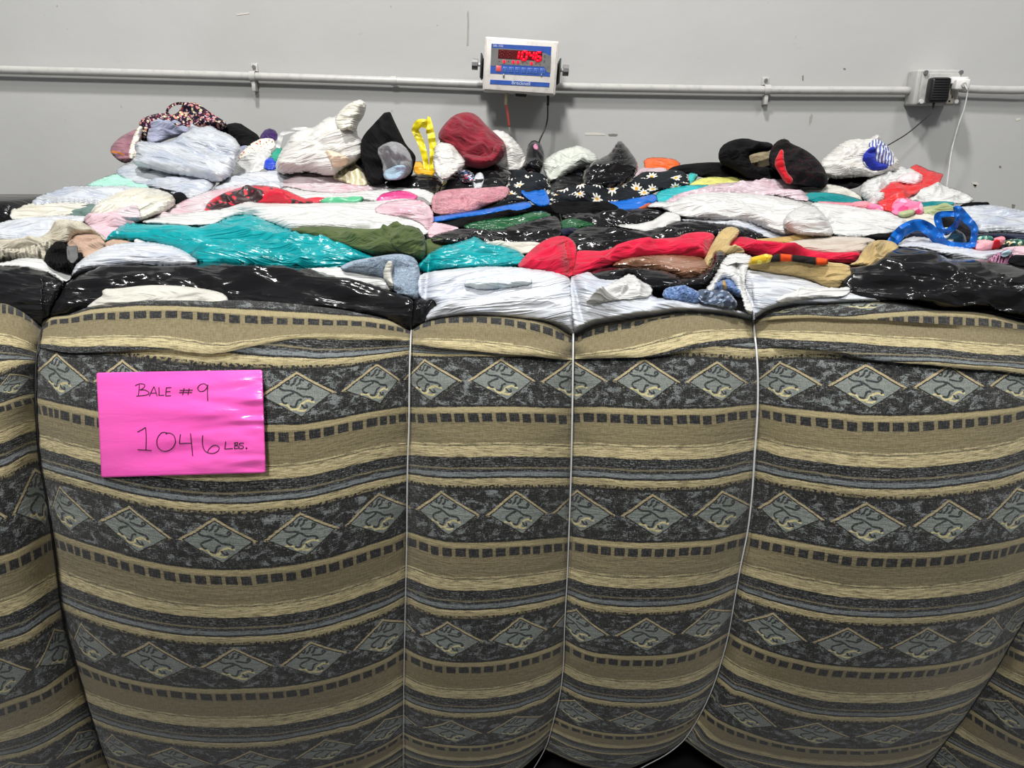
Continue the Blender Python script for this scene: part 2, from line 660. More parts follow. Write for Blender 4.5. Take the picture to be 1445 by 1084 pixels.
wall = MB().box(0, WALL_Y + 0.06, 2.0, 9.0, 0.12, 4.0).build('wall_back', wall_material())
tag(wall, kind='structure')
floor = MB().box(0, 0.5, -0.05, 9.0, 7.0, 0.10).build('floor', concrete_material())
tag(floor, kind='structure')


def wp(px, py, off=0.0):
    return P(px, py, WALL_Y - off)


def chip(pts, mat, name='paint_chip'):
    """A small flake of bared or filled paint on the wall, 1 mm proud."""
    fr = [wp(x, y, 0.0012) for x, y in pts]
    bk = [wp(x, y, -0.0005) for x, y in pts]
    n = len(pts)
    MB().add(fr + bk, [tuple(range(n))[::-1], tuple(range(n, 2 * n))] + [(i, (i + 1) % n, (i + 1) % n + n, i + n) for i in range(n)]).build(name, mat, wall)


mc_cream = paint('bare_plaster', srgb(216, 212, 200), 0.8)
mc_dark = paint('scuff_grey', srgb(128, 124, 118), 0.8)
chip([(825, 188), (840, 187.6), (853, 188.8), (854, 191), (838, 190.6), (826, 190.6)], mc_cream)
chip([(858, 189.4), (866, 188.6), (872, 189.6), (870, 192), (860, 192)], mc_dark)
chip([(1371, 257.5), (1379, 257), (1381, 260), (1378, 264), (1374, 262)], mc_cream)
chip([(1373, 260), (1379, 261), (1376, 265)], mc_dark)
chip([(1433, 168), (1440, 166.5), (1440, 169), (1434, 171)], mc_cream)
chip([(1428, 288), (1433, 289), (1431, 295), (1428, 293)], mc_dark)
chip([(659, 18), (661, 14), (662, 30), (661, 64), (658.5, 64), (659.5, 36)], paint('scuff_tan', srgb(166, 163, 156), 0.8), 'scuff_mark')
chip([(333, 20), (352, 18), (352, 19.4), (334, 21.6)], mc_cream)
chip([(1190, 96), (1193, 96), (1193.5, 98), (1191, 98.4)], mc_dark)
chip([(1132, 107), (1134, 106), (1134, 114), (1132, 113)], mc_dark)
chip([(1142, 166), (1145, 160), (1147, 163), (1145, 172), (1142, 177)], paint('scuff_tan', srgb(166, 163, 156), 0.8), 'scuff_mark')
chip([(1410, 234), (1413, 234), (1413, 237), (1410, 236.6)], mc_dark)

# ------------------------------------------------------------------ the bale: wire paths, front profile
W0 = smooth((400, -150), (700, -140), (900, -90), (1084, -20), (1250, 60))
W1 = smooth((400, 62), (462, 59), (500, 52), (544, 50), (600, 52), (651, 56), (695, 64), (751, 73), (795, 79), (855, 86), (899, 95), (950, 110), (981, 119), (1026, 133), (1074, 150), (1160, 182), (1250, 215))
W2 = smooth((400, 582), (470, 580), (520, 578), (600, 577), (660, 575), (760, 574), (850, 572), (950, 570), (1084, 569), (1250, 569))
W3 = smooth((400, 809), (475, 809), (560, 808), (660, 806), (750, 803), (824, 800), (880, 797), (950, 794), (981, 790), (1017, 781), (1050, 772), (1072, 761), (1100, 742), (1160, 690), (1250, 600))
W3L = smooth((400, 809), (475, 809), (560, 808), (660, 806), (750, 803), (824, 800), (880, 797), (950, 794), (981, 790), (1017, 781), (1040, 773), (1060, 768), (1075, 777), (1100, 796), (1160, 850), (1250, 930))
W4 = smooth((400, 1056), (449, 1061), (480, 1066), (520, 1069), (580, 1069), (640, 1065), (700, 1061), (750, 1055), (800, 1045), (850, 1036), (900, 1027), (940, 1016), (975, 1004), (1005, 990), (1035, 972), (1058, 951), (1084, 905), (1120, 850), (1250, 750))
W4L = smooth((400, 1058), (449, 1063), (480, 1068), (520, 1071), (580, 1071), (640, 1067), (700, 1063), (750, 1057), (800, 1047), (850, 1038), (900, 1029), (940, 1018), (975, 1006), (1005, 990), (1030, 972), (1045, 963), (1060, 968), (1084, 988), (1120, 1020), (1250, 1110))
W5 = smooth((400, 1505), (465, 1505), (640, 1505), (760, 1492), (850, 1462), (900, 1432), (930, 1415), (955, 1400), (985, 1380), (1015, 1360), (1045, 1336), (1084, 1308), (1250, 1180))
W6 = lin((400, 1690), (800, 1680), (1084, 1600), (1250, 1500))
YS = smooth((380, 1.43), (440, 1.375), (500, 1.325), (560, 1.30), (700, 1.275), (850, 1.285), (950, 1.315), (1020, 1.365), (1084, 1.44), (1160, 1.56), (1250, 1.75))
BUL = smooth((400, 0.03), (440, 0.045), (500, 0.07), (600, 0.095), (800, 0.10), (950, 0.09), (1084, 0.06), (1250, 0.03))

# pattern rows: (V, [(x, y), ...]); folds: (x, y, V above, V below)
ROWD = 3.475
SEC = {}
SEC['S0'] = dict(L=W0, Rr=W1, amp=1.0, lines=[
    [(-160, 424, -.56, -.56), (0, 428, -.56, -.56), (20, 434, -.55, -.55), (40, 444, -.54, -.54), (62, 463, -.53, -.53)],
    [(-160, 466, -.335, -.335), (0, 471, -.335, -.335), (25, 477, -.335, -.335), (45, 486, -.335, -.335), (62, 496, -.335, -.335)],
    [(-160, 505, -.09, -.09), (0, 507, -.09, -.09), (45, 509, -.08, -.08), (62, 513, -.07, -.07)],
    [(-160, 545, 0, 0), (0, 532, 0, 0), (20, 523, 0, 0), (40, 515, 0, 0), (62, 517, 0, 0)],
    (.475, [(-160, 606), (0, 578), (28, 569.5), (45, 566), (60, 564)]),
    (1.475, [(-160, 836), (0, 804), (29, 794), (54, 780), (67, 773), (80, 768)]),
    (2.475, [(-160, 1030), (7, 1004), (23, 998), (68, 980), (92, 963), (112, 950)]),
    (3.475, [(-160, 1150), (0, 1120), (60, 1106), (120, 1076), (150, 1062)]),
    (4.475, [(-160, 1210), (0, 1190), (60, 1170), (120, 1145), (180, 1125)]),
])
SEC['S1'] = dict(L=W1, Rr=W2, amp=1.0, lines=[
    [(50, 466, -.64, -.64), (61, 448, -.64, -.64), (100, 441, -.66, -.66), (124, 432, -.66, -.66), (155, 426, -.67, -.67), (199, 421, -.68, -.68), (250, 420.5, -.69, -.69), (300, 423, -.69, -.69), (373, 425.5, -.68, -.68), (433, 431, -.67, -.67), (499, 440, -.66, -.66), (544, 450, -.62, -.62), (577, 464, -.58, -.58), (590, 470, -.58, -.58)],
    [(50, 474, -.525, -.525), (66, 459, -.525, -.525), (97, 452, -.525, -.525), (137, 447, -.525, -.525), (186, 445.5, -.525, -.525), (235, 444, -.525, -.525), (288, 446.6, -.525, -.525), (311, 448, -.525, -.525), (355, 452, -.525, -.525), (406, 454.5, -.525, -.525), (448, 456.5, -.525, -.525), (506, 458, -.525, -.525), (550, 464, -.525, -.525), (590, 473, -.52, -.52)],
    [(50, 489, -.17, 0.0), (90, 497, -.17, 0.0), (155, 496, -.18, -.03), (221, 493, -.22, -.07), (320, 497, -.27, -.085), (344, 491, -.27, -.12), (377, 485, -.27, -.16), (411, 479, -.27, -.2), (450, 478, -.25, -.24), (500, 479, -.24, -.24), (590, 480, -.24, -.24)],
    [(50, 490.5, .005, .005), (90, 498.5, .005, .005), (155, 503, 0, 0), (221, 511, 0, 0), (300, 519, 0, 0), (373, 522, 0, 0), (455, 521, 0, 0), (500, 517, 0, 0), (540, 510, 0, 0), (590, 500, 0, 0)],
    (.475, [(50, 577), (82, 585), (117, 593), (180, 606), (260, 616), (330, 619), (383, 617), (427, 615.5), (475, 607), (521, 597.5), (572, 590.5), (590, 590)]),
    (1.475, [(60, 758), (89, 771), (126, 784), (166, 796), (210, 808), (255, 816), (307, 820), (340, 820), (373, 818), (424, 811), (468, 801.5), (517, 786), (559, 771.5), (575, 764)]),
    (2.475, [(90, 932), (121, 949), (154, 962), (195, 973), (239, 980), (283, 984), (309, 984.6), (354, 983.5), (417, 979), (463, 970), (505, 957), (546, 940), (572, 924)]),
    (3.475, [(120, 1060), (164, 1079), (220, 1093), (300, 1103), (380, 1102), (430, 1093), (479, 1080), (517, 1068), (555, 1049), (572, 1036)]),
    (4.475, [(120, 1120), (200, 1150), (300, 1165), (380, 1164), (480, 1140), (572, 1090)]),
])
SEC['S2'] = dict(L=W2, Rr=W3, amp=0.62, lines=[
    [(570, 467, -.53, -.53), (582, 462, -.54, -.54), (604, 453, -.55, -.55), (624, 448, -.565, -.565), (671, 445.5, -.58, -.58), (726, 448, -.59, -.59), (759, 453, -.59, -.59), (792, 464, -.59, -.59), (808, 474, -.58, -.58), (820, 479, -.58, -.58)],
    [(570, 471, -.51, -.51), (604, 458, -.52, -.52), (630, 451.5, -.525, -.525), (675, 450.5, -.525, -.525), (698, 452.5, -.525, -.525), (720, 455, -.525, -.525), (737, 459, -.525, -.525), (756, 463, -.525, -.525), (778, 470, -.525, -.525), (797, 476.5, -.525, -.525), (820, 484, -.525, -.525)],
    [(570, 485, -.235, -.235), (582, 486, -.235, -.235), (626, 492, -.235, -.235), (671, 495.5, -.235, -.2), (715, 500, -.24, -.12), (748, 502, -.25, -.03), (780, 506, -.27, 0.0), (808, 508, -.29, 0.02), (820, 508, -.29, .02)],
    [(570, 504, 0, 0), (604, 504.5, 0, 0), (660, 504, 0, 0), (715, 504.5, 0, 0), (748, 505, 0, 0), (780, 508, .007, .007), (808, 510, .03, .03), (820, 510, .03, .03)],
    (.475, [(570, 590), (598, 590.5), (657, 590), (726, 589.5), (786, 591.6), (812, 592)]),
    (1.475, [(570, 764), (582, 767), (601, 773.5), (643, 780.6), (684, 781), (729, 778.4), (767, 775.5), (799, 772), (812, 770)]),
    (2.475, [(568, 924), (588, 935), (629, 945.5), (666, 946.5), (711, 942.5), (748, 934), (778, 923.7), (795, 915)]),
    (3.475, [(568, 1039), (581, 1045.5), (615, 1055.5), (653, 1059), (690, 1056.6), (728, 1047), (766, 1029), (785, 1014)]),
    (4.475, [(560, 1082), (581, 1092), (640, 1106), (700, 1103), (740, 1083), (770, 1054), (785, 1040)]),
])
SEC['S3'] = dict(L=W3L, Rr=W4, amp=0.68, lines=[
    [(800, 478, -.58, -.58), (813, 472, -.58, -.58), (833, 462, -.58, -.58), (877, 453, -.59, -.59), (922, 445.5, -.66, -.66), (955, 440, -.66, -.66), (988, 439, -.64, -.64), (1021, 442, -.60, -.60), (1055, 448, -.54, -.54), (1075, 452, -.52, -.52)],
    [(800, 482, -.525, -.525), (821, 475, -.525, -.525), (842, 467.6, -.525, -.525), (866, 462, -.525, -.525), (891, 457.6, -.525, -.525), (930, 451.5, -.48, -.48), (970, 446, -.455, -.455), (1000, 447, -.455, -.455), (1062, 453, -.45, -.45), (1075, 455, -.45, -.45)],
    [(800, 507, -.29, .012), (866, 505, -.27, .012), (911, 504, -.23, 0), (933, 501, -.22, -.02), (977, 493, -.2, -.06), (1021, 487.5, -.18, -.09), (1066, 484, -.17, -.12), (1080, 484, -.17, -.12)],
    [(800, 509, .02, .02), (866, 507, .018, .018), (911, 505, .006, .006), (933, 505, 0, 0), (977, 505, 0, 0), (1021, 508, 0, 0), (1066, 511, 0, 0), (1080, 511, 0, 0)],
    (.475, [(800, 590), (817, 590), (856, 590.5), (905, 593), (965, 593), (1009, 592), (1045, 587), (1062, 585), (1080, 584)]),
    (1.475, [(800, 769), (812, 772), (850, 777.5), (896, 780.6), (937, 780.6), (973, 779), (1014, 774.7), (1031, 770), (1046, 766), (1060, 761)]),
    (2.475, [(795, 912), (807, 919), (823, 927), (861, 934.5), (905, 936.5), (938, 935), (974, 928), (991, 921.5), (1009, 912.6), (1018, 907), (1030, 899)]),
    (3.475, [(780, 1018), (811, 1030.7), (846, 1039.5), (886, 1042.5), (926, 1038.5), (952, 1031), (967, 1024), (978, 1017), (990, 1006)]),
    (4.475, [(780, 1063), (811, 1077), (846, 1086), (886, 1086), (926, 1072), (950, 1059), (965, 1048)]),
])
SEC['S4'] = dict(L=W4L, Rr=W5, amp=1.0, lines=[
    [(1055, 454, -.80, -.80), (1066, 449, -.82, -.82), (1086, 438, -.85, -.85), (1120, 429, -.87, -.87), (1158, 427, -.87, -.87), (1191, 425.6, -.85, -.85), (1256, 425.6, -.78, -.78), (1280, 429, -.72, -.72), (1320, 437, -.63, -.63), (1346, 438.2, -.615, -.615), (1391, 441.5, -.615, -.615), (1435, 452, -.615, -.615), (1480, 462, -.615, -.615), (1515, 470, -.61, -.61)],
    [(1055, 456, -.61, -.61), (1066, 452, -.61, -.61), (1125, 444.5, -.61, -.61), (1190, 447, -.61, -.61), (1240, 442.5, -.61, -.61), (1320, 439, -.605, -.605), (1346, 439.8, -.605, -.605), (1391, 443.2, -.605, -.605), (1435, 453.5, -.605, -.605), (1480, 463.5, -.605, -.605), (1515, 472, -.605, -.605)],
    [(1055, 458, -.55, -.48), (1066, 455, -.57, -.48), (1125, 449, -.58, -.48), (1200, 451, -.58, -.48), (1240, 451.5, -.55, -.49), (1275, 454, -.505, -.49), (1338, 458, -.495, -.49), (1375, 459.5, -.495, -.485), (1420, 462.5, -.495, -.485), (1480, 471, -.495, -.485), (1515, 477, -.495, -.485)],
    [(1055, 476, -.235, -.235), (1068, 476.5, -.235, -.235), (1125, 480, -.235, -.235), (1191, 483, -.235, -.235), (1258, 488.7, -.235, -.235), (1324, 492, -.235, -.235), (1391, 500, -.235, -.235), (1445, 502, -.235, -.235), (1515, 506, -.235, -.235)],
    [(1055, 491, -.16, -.09), (1068, 491, -.16, -.09), (1125, 493.5, -.16, -.07), (1169, 497.5, -.15, -.04), (1213, 505, -.12, -.015), (1258, 511, -.08, 0.0), (1313, 515, -.05, .02), (1369, 521, -.03, .05), (1413, 524, -.02, .07), (1445, 528.5, -.02, .09), (1515, 535, -.02, .11)],
    [(1055, 511, 0, 0), (1068, 511, 0, 0), (1125, 506.5, 0, 0), (1169, 508, 0, 0), (1213, 511, 0, 0), (1258, 512.5, .005, .005), (1313, 517, .027, .027), (1369, 523, .057, .057), (1413, 526, .078, .078), (1445, 530.5, .098, .098), (1515, 537, .118, .118)],
    (.475, [(1055, 582), (1080, 585), (1103, 590), (1129, 593.5), (1167, 598), (1217, 602.5), (1261, 603.5), (1287, 603), (1336, 600), (1375, 596.5), (1417, 591.6), (1440, 587), (1515, 572)]),
    (1.475, [(1045, 762), (1059, 766), (1082, 771), (1106, 776), (1144, 783), (1187, 790.6), (1233, 794.4), (1278, 795), (1303, 794.4), (1346, 790.6), (1380, 786), (1422, 779), (1440, 774), (1500, 752)]),
    (2.475, [(1020, 896), (1035, 908), (1056, 919), (1077, 928), (1112, 939), (1154, 948), (1197, 952.5), (1239, 954), (1267, 953.5), (1303, 951), (1336, 946.5), (1375, 936.5), (1404, 925), (1421, 914), (1445, 895)]),
    (3.475, [(985, 1002), (1003, 1017), (1021, 1028), (1056, 1042), (1088, 1051), (1109, 1055.5), (1147, 1060.6), (1188, 1062.5), (1229, 1063), (1276, 1058), (1313, 1048.5), (1343, 1037), (1360, 1028), (1385, 1008)]),
    (4.475, [(975, 1052), (1003, 1072), (1056, 1100), (1110, 1112), (1188, 1120), (1240, 1118), (1300, 1095), (1330, 1066), (1350, 1045)]),
])
SEC['S5'] = dict(L=W5, Rr=W6, amp=1.0, lines=[
    [(1480, 470, -.6, -.6), (1560, 440, -.6, -.6), (1700, 450, -.6, -.6)],
    [(1480, 510, 0, 0), (1560, 510, 0, 0), (1700, 510, 0, 0)],
    (.475, [(1480, 580), (1560, 600), (1700, 600)]),
    (1.475, [(1440, 775), (1500, 795), (1690, 810)]),
    (2.475, [(1380, 893), (1391, 903), (1428, 924), (1470, 940), (1600, 960)]),
    (3.475, [(1370, 1012), (1391, 1026), (1410, 1037), (1428, 1047), (1470, 1062), (1600, 1080)]),
    (4.475, [(1300, 1090), (1391, 1125), (1428, 1140), (1470, 1150), (1600, 1160)]),
])
# diamond columns: (V row, [(x, index), ...]) for all sections
UC = [
    (.185, [(-35, -2), (15, -1), (82, 0), (175, 1), (298, 2), (422, 3), (534, 4), (601, 5), (710, 6), (809, 7), (912, 8), (1015, 9), (1103, 10), (1225, 11), (1343, 12), (1442, 13), (1560, 14)]),
    (1.185, [(-35, -2), (62, -1), (85, 0), (187, 1), (307, 2), (428, 3), (538, 4), (629, 5), (735, 6), (818, 7), (926, 8), (1023, 9), (1110, 10), (1226, 11), (1342, 12), (1437, 13), (1540, 14)]),
    (2.185, [(5, -2), (90, -1), (117, 0), (218, 1), (338, 2), (444, 3), (544, 4), (635, 5), (737, 6), (815, 7), (913, 8), (1001, 9), (1090, 10), (1195, 11), (1307, 12), (1400, 13), (1432, 14), (1540, 15)]),
    (3.185, [(20, -2), (128, -1), (162, 0), (248, 1), (360, 2), (464, 3), (546, 4), (640, 5), (728, 6), (813, 7), (897, 8), (975, 9), (1052, 10), (1149, 11), (1256, 12), (1335, 13), (1420, 14), (1520, 15)]),
]
UF = [(v, lin(*pts)) for v, pts in UC]


def u_of(x, V):
    vs = np.array([v for v, _ in UF])
    us = np.stack([f(x) for _, f in UF])
    Vc = np.clip(V, vs[0], vs[-1])
    i = np.clip(np.searchsorted(vs, Vc) - 1, 0, len(vs) - 2)
    t = (Vc - vs[i]) / (vs[i + 1] - vs[i])
    k = np.arange(len(x))
    return us[i, k] * (1 - t) + us[i + 1, k] * t


def bulge(t, amp, y):
    e = np.clip(np.abs(2 * t - 1), 0, 1)
    return amp * BUL(y) * (1 - e**2.6) ** 0.9


def sec_depth(sec, x, y):
    d = SEC[sec]
    l, r = d['L'](y), d['Rr'](y)
    t = np.clip((x - l) / np.maximum(r - l, 1), 0, 1)
    Y = YS(y) - bulge(t, d['amp'], y)
    hem = d['hem'](x)
    return Y + 0.03 * np.exp(-np.maximum(y - hem, 0) / 9.0) ** 2


def build_section(key, label, parent, mat):
    d = SEC[key]
    L = []
    for ln in d['lines']:
        if isinstance(ln, tuple):
            V, pts = ln
            L.append((smooth(*pts), lambda x, V=V: np.full_like(x, V), lambda x, V=V: np.full_like(x, V), False))
        else:
            fold = any(abs(p[2] - p[3]) > 0.004 for p in ln)
            L.append((smooth(*[(p[0], p[1]) for p in ln]), lin(*[(p[0], p[2]) for p in ln]), lin(*[(p[0], p[3]) for p in ln]), fold))
    d['hem'] = L[0][0]
    nt = max(50, int((d['Rr'](700) - d['L'](700)) / 4.2))
    t = np.linspace(0, 1, nt + 1)
    t = 0.5 - 0.5 * np.cos(np.pi * t) * (0.35 + 0.65 * 1) if nt < 0 else t

    def trace(fy):
        y = np.full(nt + 1, 600.0)
        for _ in range(14):
            x = d['L'](y) * (1 - t) + d['Rr'](y) * t
            y = 0.4 * y + 0.6 * fy(x)
        return d['L'](y) * (1 - t) + d['Rr'](y) * t, y
    tr = [trace(l[0]) for l in L]
    nl = len(L)
    # V as a smooth function of y along each column between the knots
    rows = []                                             # (x, y, V, kind)
    for i in range(nl - 1):
        (xa, ya), (xb, yb) = tr[i], tr[i + 1]
        va, vb = L[i][2](xa), L[i + 1][1](xb)
        span = float(np.median(yb - ya))
        n = max(2, int(span / 4.5))
        # slopes from neighbours where the pattern runs on unbroken
        h = np.maximum(yb - ya, 0.3)
        s = (vb - va) / h
        sa, sb = s.copy(), s.copy()
        if i > 0 and not L[i][3]:
            hp = np.maximum(ya - tr[i - 1][1], 0.3)
            sp = (va - L[i - 1][2](tr[i - 1][0])) / hp
            w_ = np.clip((hp - 14) / 40.0, 0, 1)
            sa = s + w_ * (np.minimum((sp * h + s * hp) / (h + hp), 1.7 * s) - s)
        if i < nl - 2 and not L[i + 1][3]:
            hn = np.maximum(tr[i + 2][1] - yb, 0.3)
            sn = (L[i + 2][1](tr[i + 2][0]) - vb) / hn
            w_ = np.clip((hn - 14) / 40.0, 0, 1)
            sb = s + w_ * (np.minimum((sn * h + s * hn) / (h + hn), 1.7 * s) - s)
        lim = 3 * np.abs(s)
        sa, sb = np.clip(sa, -lim, lim), np.clip(sb, -lim, lim)
        for k in range(n + 1):
            if k == 0 and i > 0 and not L[i][3]:
                continue
            q = k / n
            y = ya + (yb - ya) * q
            x = d['L'](y) * (1 - t) + d['Rr'](y) * t
            V = (va * (2 * q**3 - 3 * q**2 + 1) + h * sa * (q**3 - 2 * q**2 + q) + vb * (-2 * q**3 + 3 * q**2) + h * sb * (q**3 - q**2))
            rows.append((x, y, V))
    folds = [tr[i][1] for i in range(nl) if L[i][3]]
    verts, uvs = [], []
    hemy = tr[0][1]

    def emit(x, y, V, back=0.0):
        Y = YS(y) - bulge(t, d['amp'], y) + back
        Y = Y + 0.03 * np.exp(-np.maximum(y - hemy, 0) / 9.0) ** 2
        for fi, fy in enumerate(folds):                   # cloth above a fold rolls out over the cloth below
            a = fy - y
            Y = Y - np.where(a >= -0.01, 0.020 * np.exp(-np.abs(a) / 16.0) * (1 - np.exp(-(np.abs(a) + 1.5) / 3.0)), -0.006 * np.exp(-np.abs(a) / 8.0)) * np.clip(np.abs(2 * t - 1) * -8 + 8, 0, 1)
        U = u_of(x, V)
        row = []
        for j in range(nt + 1):
            p = P(x[j], y[j], Y[j])
            near = math.exp(-max(0.0, (y[j] - hemy[j])) / 45.0)
            edge = math.exp(-min(t[j], 1 - t[j]) * (x[-1] - x[0]) / 38.0)
            k = (1 - 2 * abs(noise.noise(Vector((p.x * 2.2 + p.z * 2, p.z * 34.0, 1.7))))) * 0.0085 * (near + 0.35 * edge) + noise.noise(Vector((p.x * 3.0, p.z * 80.0, 6.1))) * 0.003 * near + noise.noise(Vector((p.x * 5, p.z * 9.0, 4.2))) * 0.004
            row.append(P(x[j], y[j], Y[j] + k))
            uvs.append((U[j], 10.0 + V[j]))
        # tuck the two edges back into the creases
        a, b = row[0] + Vector((-0.004, 0.16, 0)), row[-1] + Vector((0.004, 0.16, 0))
        ua, ub = uvs[-(nt + 1)], uvs[-1]
        uvs.insert(len(uvs) - (nt + 1), (ua[0] - 0.9, ua[1]))
        uvs.append((ub[0] + 0.9, ub[1]))
        verts.extend([a] + row + [b])
    # cap going back from the hem over the top, and underneath at the bottom
    x0, y0, V0 = rows[0]
    nr = 0
    ring = nt + 3
    for x, y, V in rows:
        emit(x, y, V)
        nr += 1
    for back, drop in ((0.10, -0.012), (0.30, -0.03), (0.7, -0.02)):      # underside
        base = verts[(len(rows) - 1) * ring:len(rows) * ring]
        ub = uvs[(len(rows) - 1) * ring:len(rows) * ring]
        verts.extend([p + Vector((0, back, drop)) for p in base])
        uvs.extend([(a, b + back * 4) for a, b in ub])
        nr += 1
    topv = [verts[j] + Vector((0, 0.05, -0.015)) for j in range(ring)]
    topu = [(uvs[j][0], uvs[j][1] - 0.08) for j in range(ring)]
    verts = topv + verts
    uvs = topu + uvs
    nr += 1
    faces = [(i * ring + j, (i + 1) * ring + j, (i + 1) * ring + j + 1, i * ring + j + 1) for i in range(nr - 1) for j in range(ring - 1)]
    o = mesh_obj('fabric_bulge', verts, faces, mat, parent, uvs, origin=(float(np.mean([v.x for v in verts])), float(np.mean([v.y for v in verts])), min(v.z for v in verts)))
    o.data.set_sharp_from_angle(angle=R(80)) if hasattr(o.data, 'set_sharp_from_angle') else None
    if label:
        o['label'] = label
    return o


FAB = upholstery()
bale = empty('textile_bale', (0.1, 1.95, 0.12))
tag(bale, 'huge bale wrapped in grey and tan striped lion diamond upholstery fabric', 'bale')
for key, lab in (('S0', None), ('S1', 'wide bulge of striped fabric behind the pink sign'), ('S2', None), ('S3', None), ('S4', 'wide striped fabric bulge at the right'), ('S5', None)):
    build_section(key, lab, bale, FAB)

# packed filling: the dark body of the bale under the bags and behind the wrap
BASE = smooth((100, 2.50), (200, 2.38), (240, 2.20), (260, 2.06), (280, 1.93), (310, 1.79), (340, 1.67), (370, 1.575), (400, 1.495), (430, 1.425), (450, 1.395), (480, 1.37))
SOIL = cloth('packed_dark_cloth', srgb(34, 34, 38), srgb(54, 54, 60), 500.0, 0.95)
prof = []
for py in (470, 450, 430, 400, 370, 340, 310, 285, 265, 250):
    q = P(W_PX / 2, py, float(BASE(py)) + 0.035)
    prof.append((q.y, q.z - 0.075))
prof += [(2.42, prof[-1][1] - 0.05), (2.56, prof[-1][1] - 0.16), (2.60, 0.8), (2.58, 0.2), (1.75, 0.14), (1.56, 0.30), (1.47, 0.6), (1.455, 0.95)]
vs, fs = [], []
XS = [-1.42, -1.38, -1.30, -1.15, -0.9, -0.6, -0.3, 0, 0.3, 0.6, 0.9, 1.15, 1.30, 1.38, 1.42]
for x in XS:
    e = min(1.0, (1.42 - abs(x)) / 0.30)
    sink = 0.16 * (1 - math.sqrt(max(0.0, 1 - (1 - e) ** 2)))
    for y, z in prof:
        vs.append((x, y, z - sink if z > 0.5 else z))
n = len(prof)
for i in range(len(XS) - 1):
    for j in range(n):
        fs.append((i * n + j, (i + 1) * n + j, (i + 1) * n + (j + 1) % n, i * n + (j + 1) % n))
fs.append(tuple(range(n)))
fs.append(tuple(range((len(XS) - 1) * n, len(XS) * n))[::-1])
cu = [(v[0] * 1.0, v[1] + v[2]) for v in vs]
mesh_obj('packed_filling', vs, fs, SOIL, bale, cu)

# steel deck of the floor scale the bale stands on
deck = MB().box(0.05, 1.95, 0.06, 3.1, 1.5, 0.10, 0.008)
dk = deck.build('floor_scale_platform', paint('black_steel', srgb(28, 28, 30), 0.55, 0.4))
tag(dk, 'low black steel scale platform under the striped bale', 'scale platform')

# black plastic wrapped bale behind on the left
bb = MB()
pA, pB = P(-160, 268, 2.86), P(70, 275, 2.86)
bb.box(-1.64 - 0.575, 2.74, pB.z / 2, 1.15, 0.42, pB.z, 0.05, 4)
BLK = plastic('black_film', (0.009, 0.009, 0.010), None, rough=0.16, crinkle=0.6, fine=0.5, spec=0.3)
bo = bb.build('wrapped_bale', BLK)
me = bo.data
lay = me.uv_layers.new(name='UVMap')
for lp in me.loops:
    c = me.vertices[lp.vertex_index].co
    lay.data[lp.index].uv = (c.x, c.z + c.y)
tag(bo, 'black plastic wrapped bale standing behind at the far left', 'bale')

# ------------------------------------------------------------------ baling wires
WIRE = paint('galvanised_wire', srgb(206, 207, 207), 0.4, 0.15)
WIRE_SHADE = paint('shaded_wire', srgb(40, 40, 42), 0.5)  # baling wire with the shade of its crease put into the colour


def base_depth(py):
    return float(BASE(py))


def wire(path_front, top, mat, label, r=0.0014, off=0.012):
    pts = [P(float(path_front(y)), y, float(YS(y)) - off + 0.05 * math.exp(-max(0, y - 462) / 9.0) ** 2) for y in range(1120, 465, -18)]
    tp = [P(x, y, base_depth(y) + (0.075 if y < 425 else 0.0)) for x, y in top]
    last = tp[-1]
    pts = pts + tp + [Vector((last.x, 2.45, last.z - 0.03)), Vector((last.x, 2.62, last.z - 0.25)), Vector((last.x, 2.63, 0.6))]
    sp = spline(pts, 4)
    rad = [r * (0.62 + 0.38 * min(1.0, max(0.0, (q.z - 0.75) / 0.35))) for q in sp]
    o = MB().tube(sp, r, 8, rad).build('baling_wire', mat, bale, smooth_shade=True)
    o['label'] = label
    return o


wire(W1, [(63, 452), (68, 436), (84, 405), (96, 380), (120, 345), (160, 300)], WIRE_SHADE, 'shade toned baling wire in the deep crease left of the pink sign', off=0.004)
wire(W2, [(581, 462), (585, 440), (592, 400), (598, 360), (606, 320), (612, 290), (616, 265)], WIRE, 'thin pale baling wire down the first crease right of the pink sign')
wire(W3, [(809, 470), (808, 440), (806, 390), (802, 350), (792, 310), (784, 275)], WIRE, 'pale baling wire down the middle crease, rising to the white bags', r=0.0017)
wire(W4, [(1062, 446), (1056, 425), (1045, 390), (1032, 365), (1000, 320), (970, 280)], WIRE, 'bent pale baling wire down the crease left of the big black bag', r=0.0019)
wire(W5, [(1500, 460), (1480, 430), (1440, 380), (1390, 330), (1330, 290)], WIRE_SHADE, 'baling wire in the curved crease at the lower right corner', off=0.004)

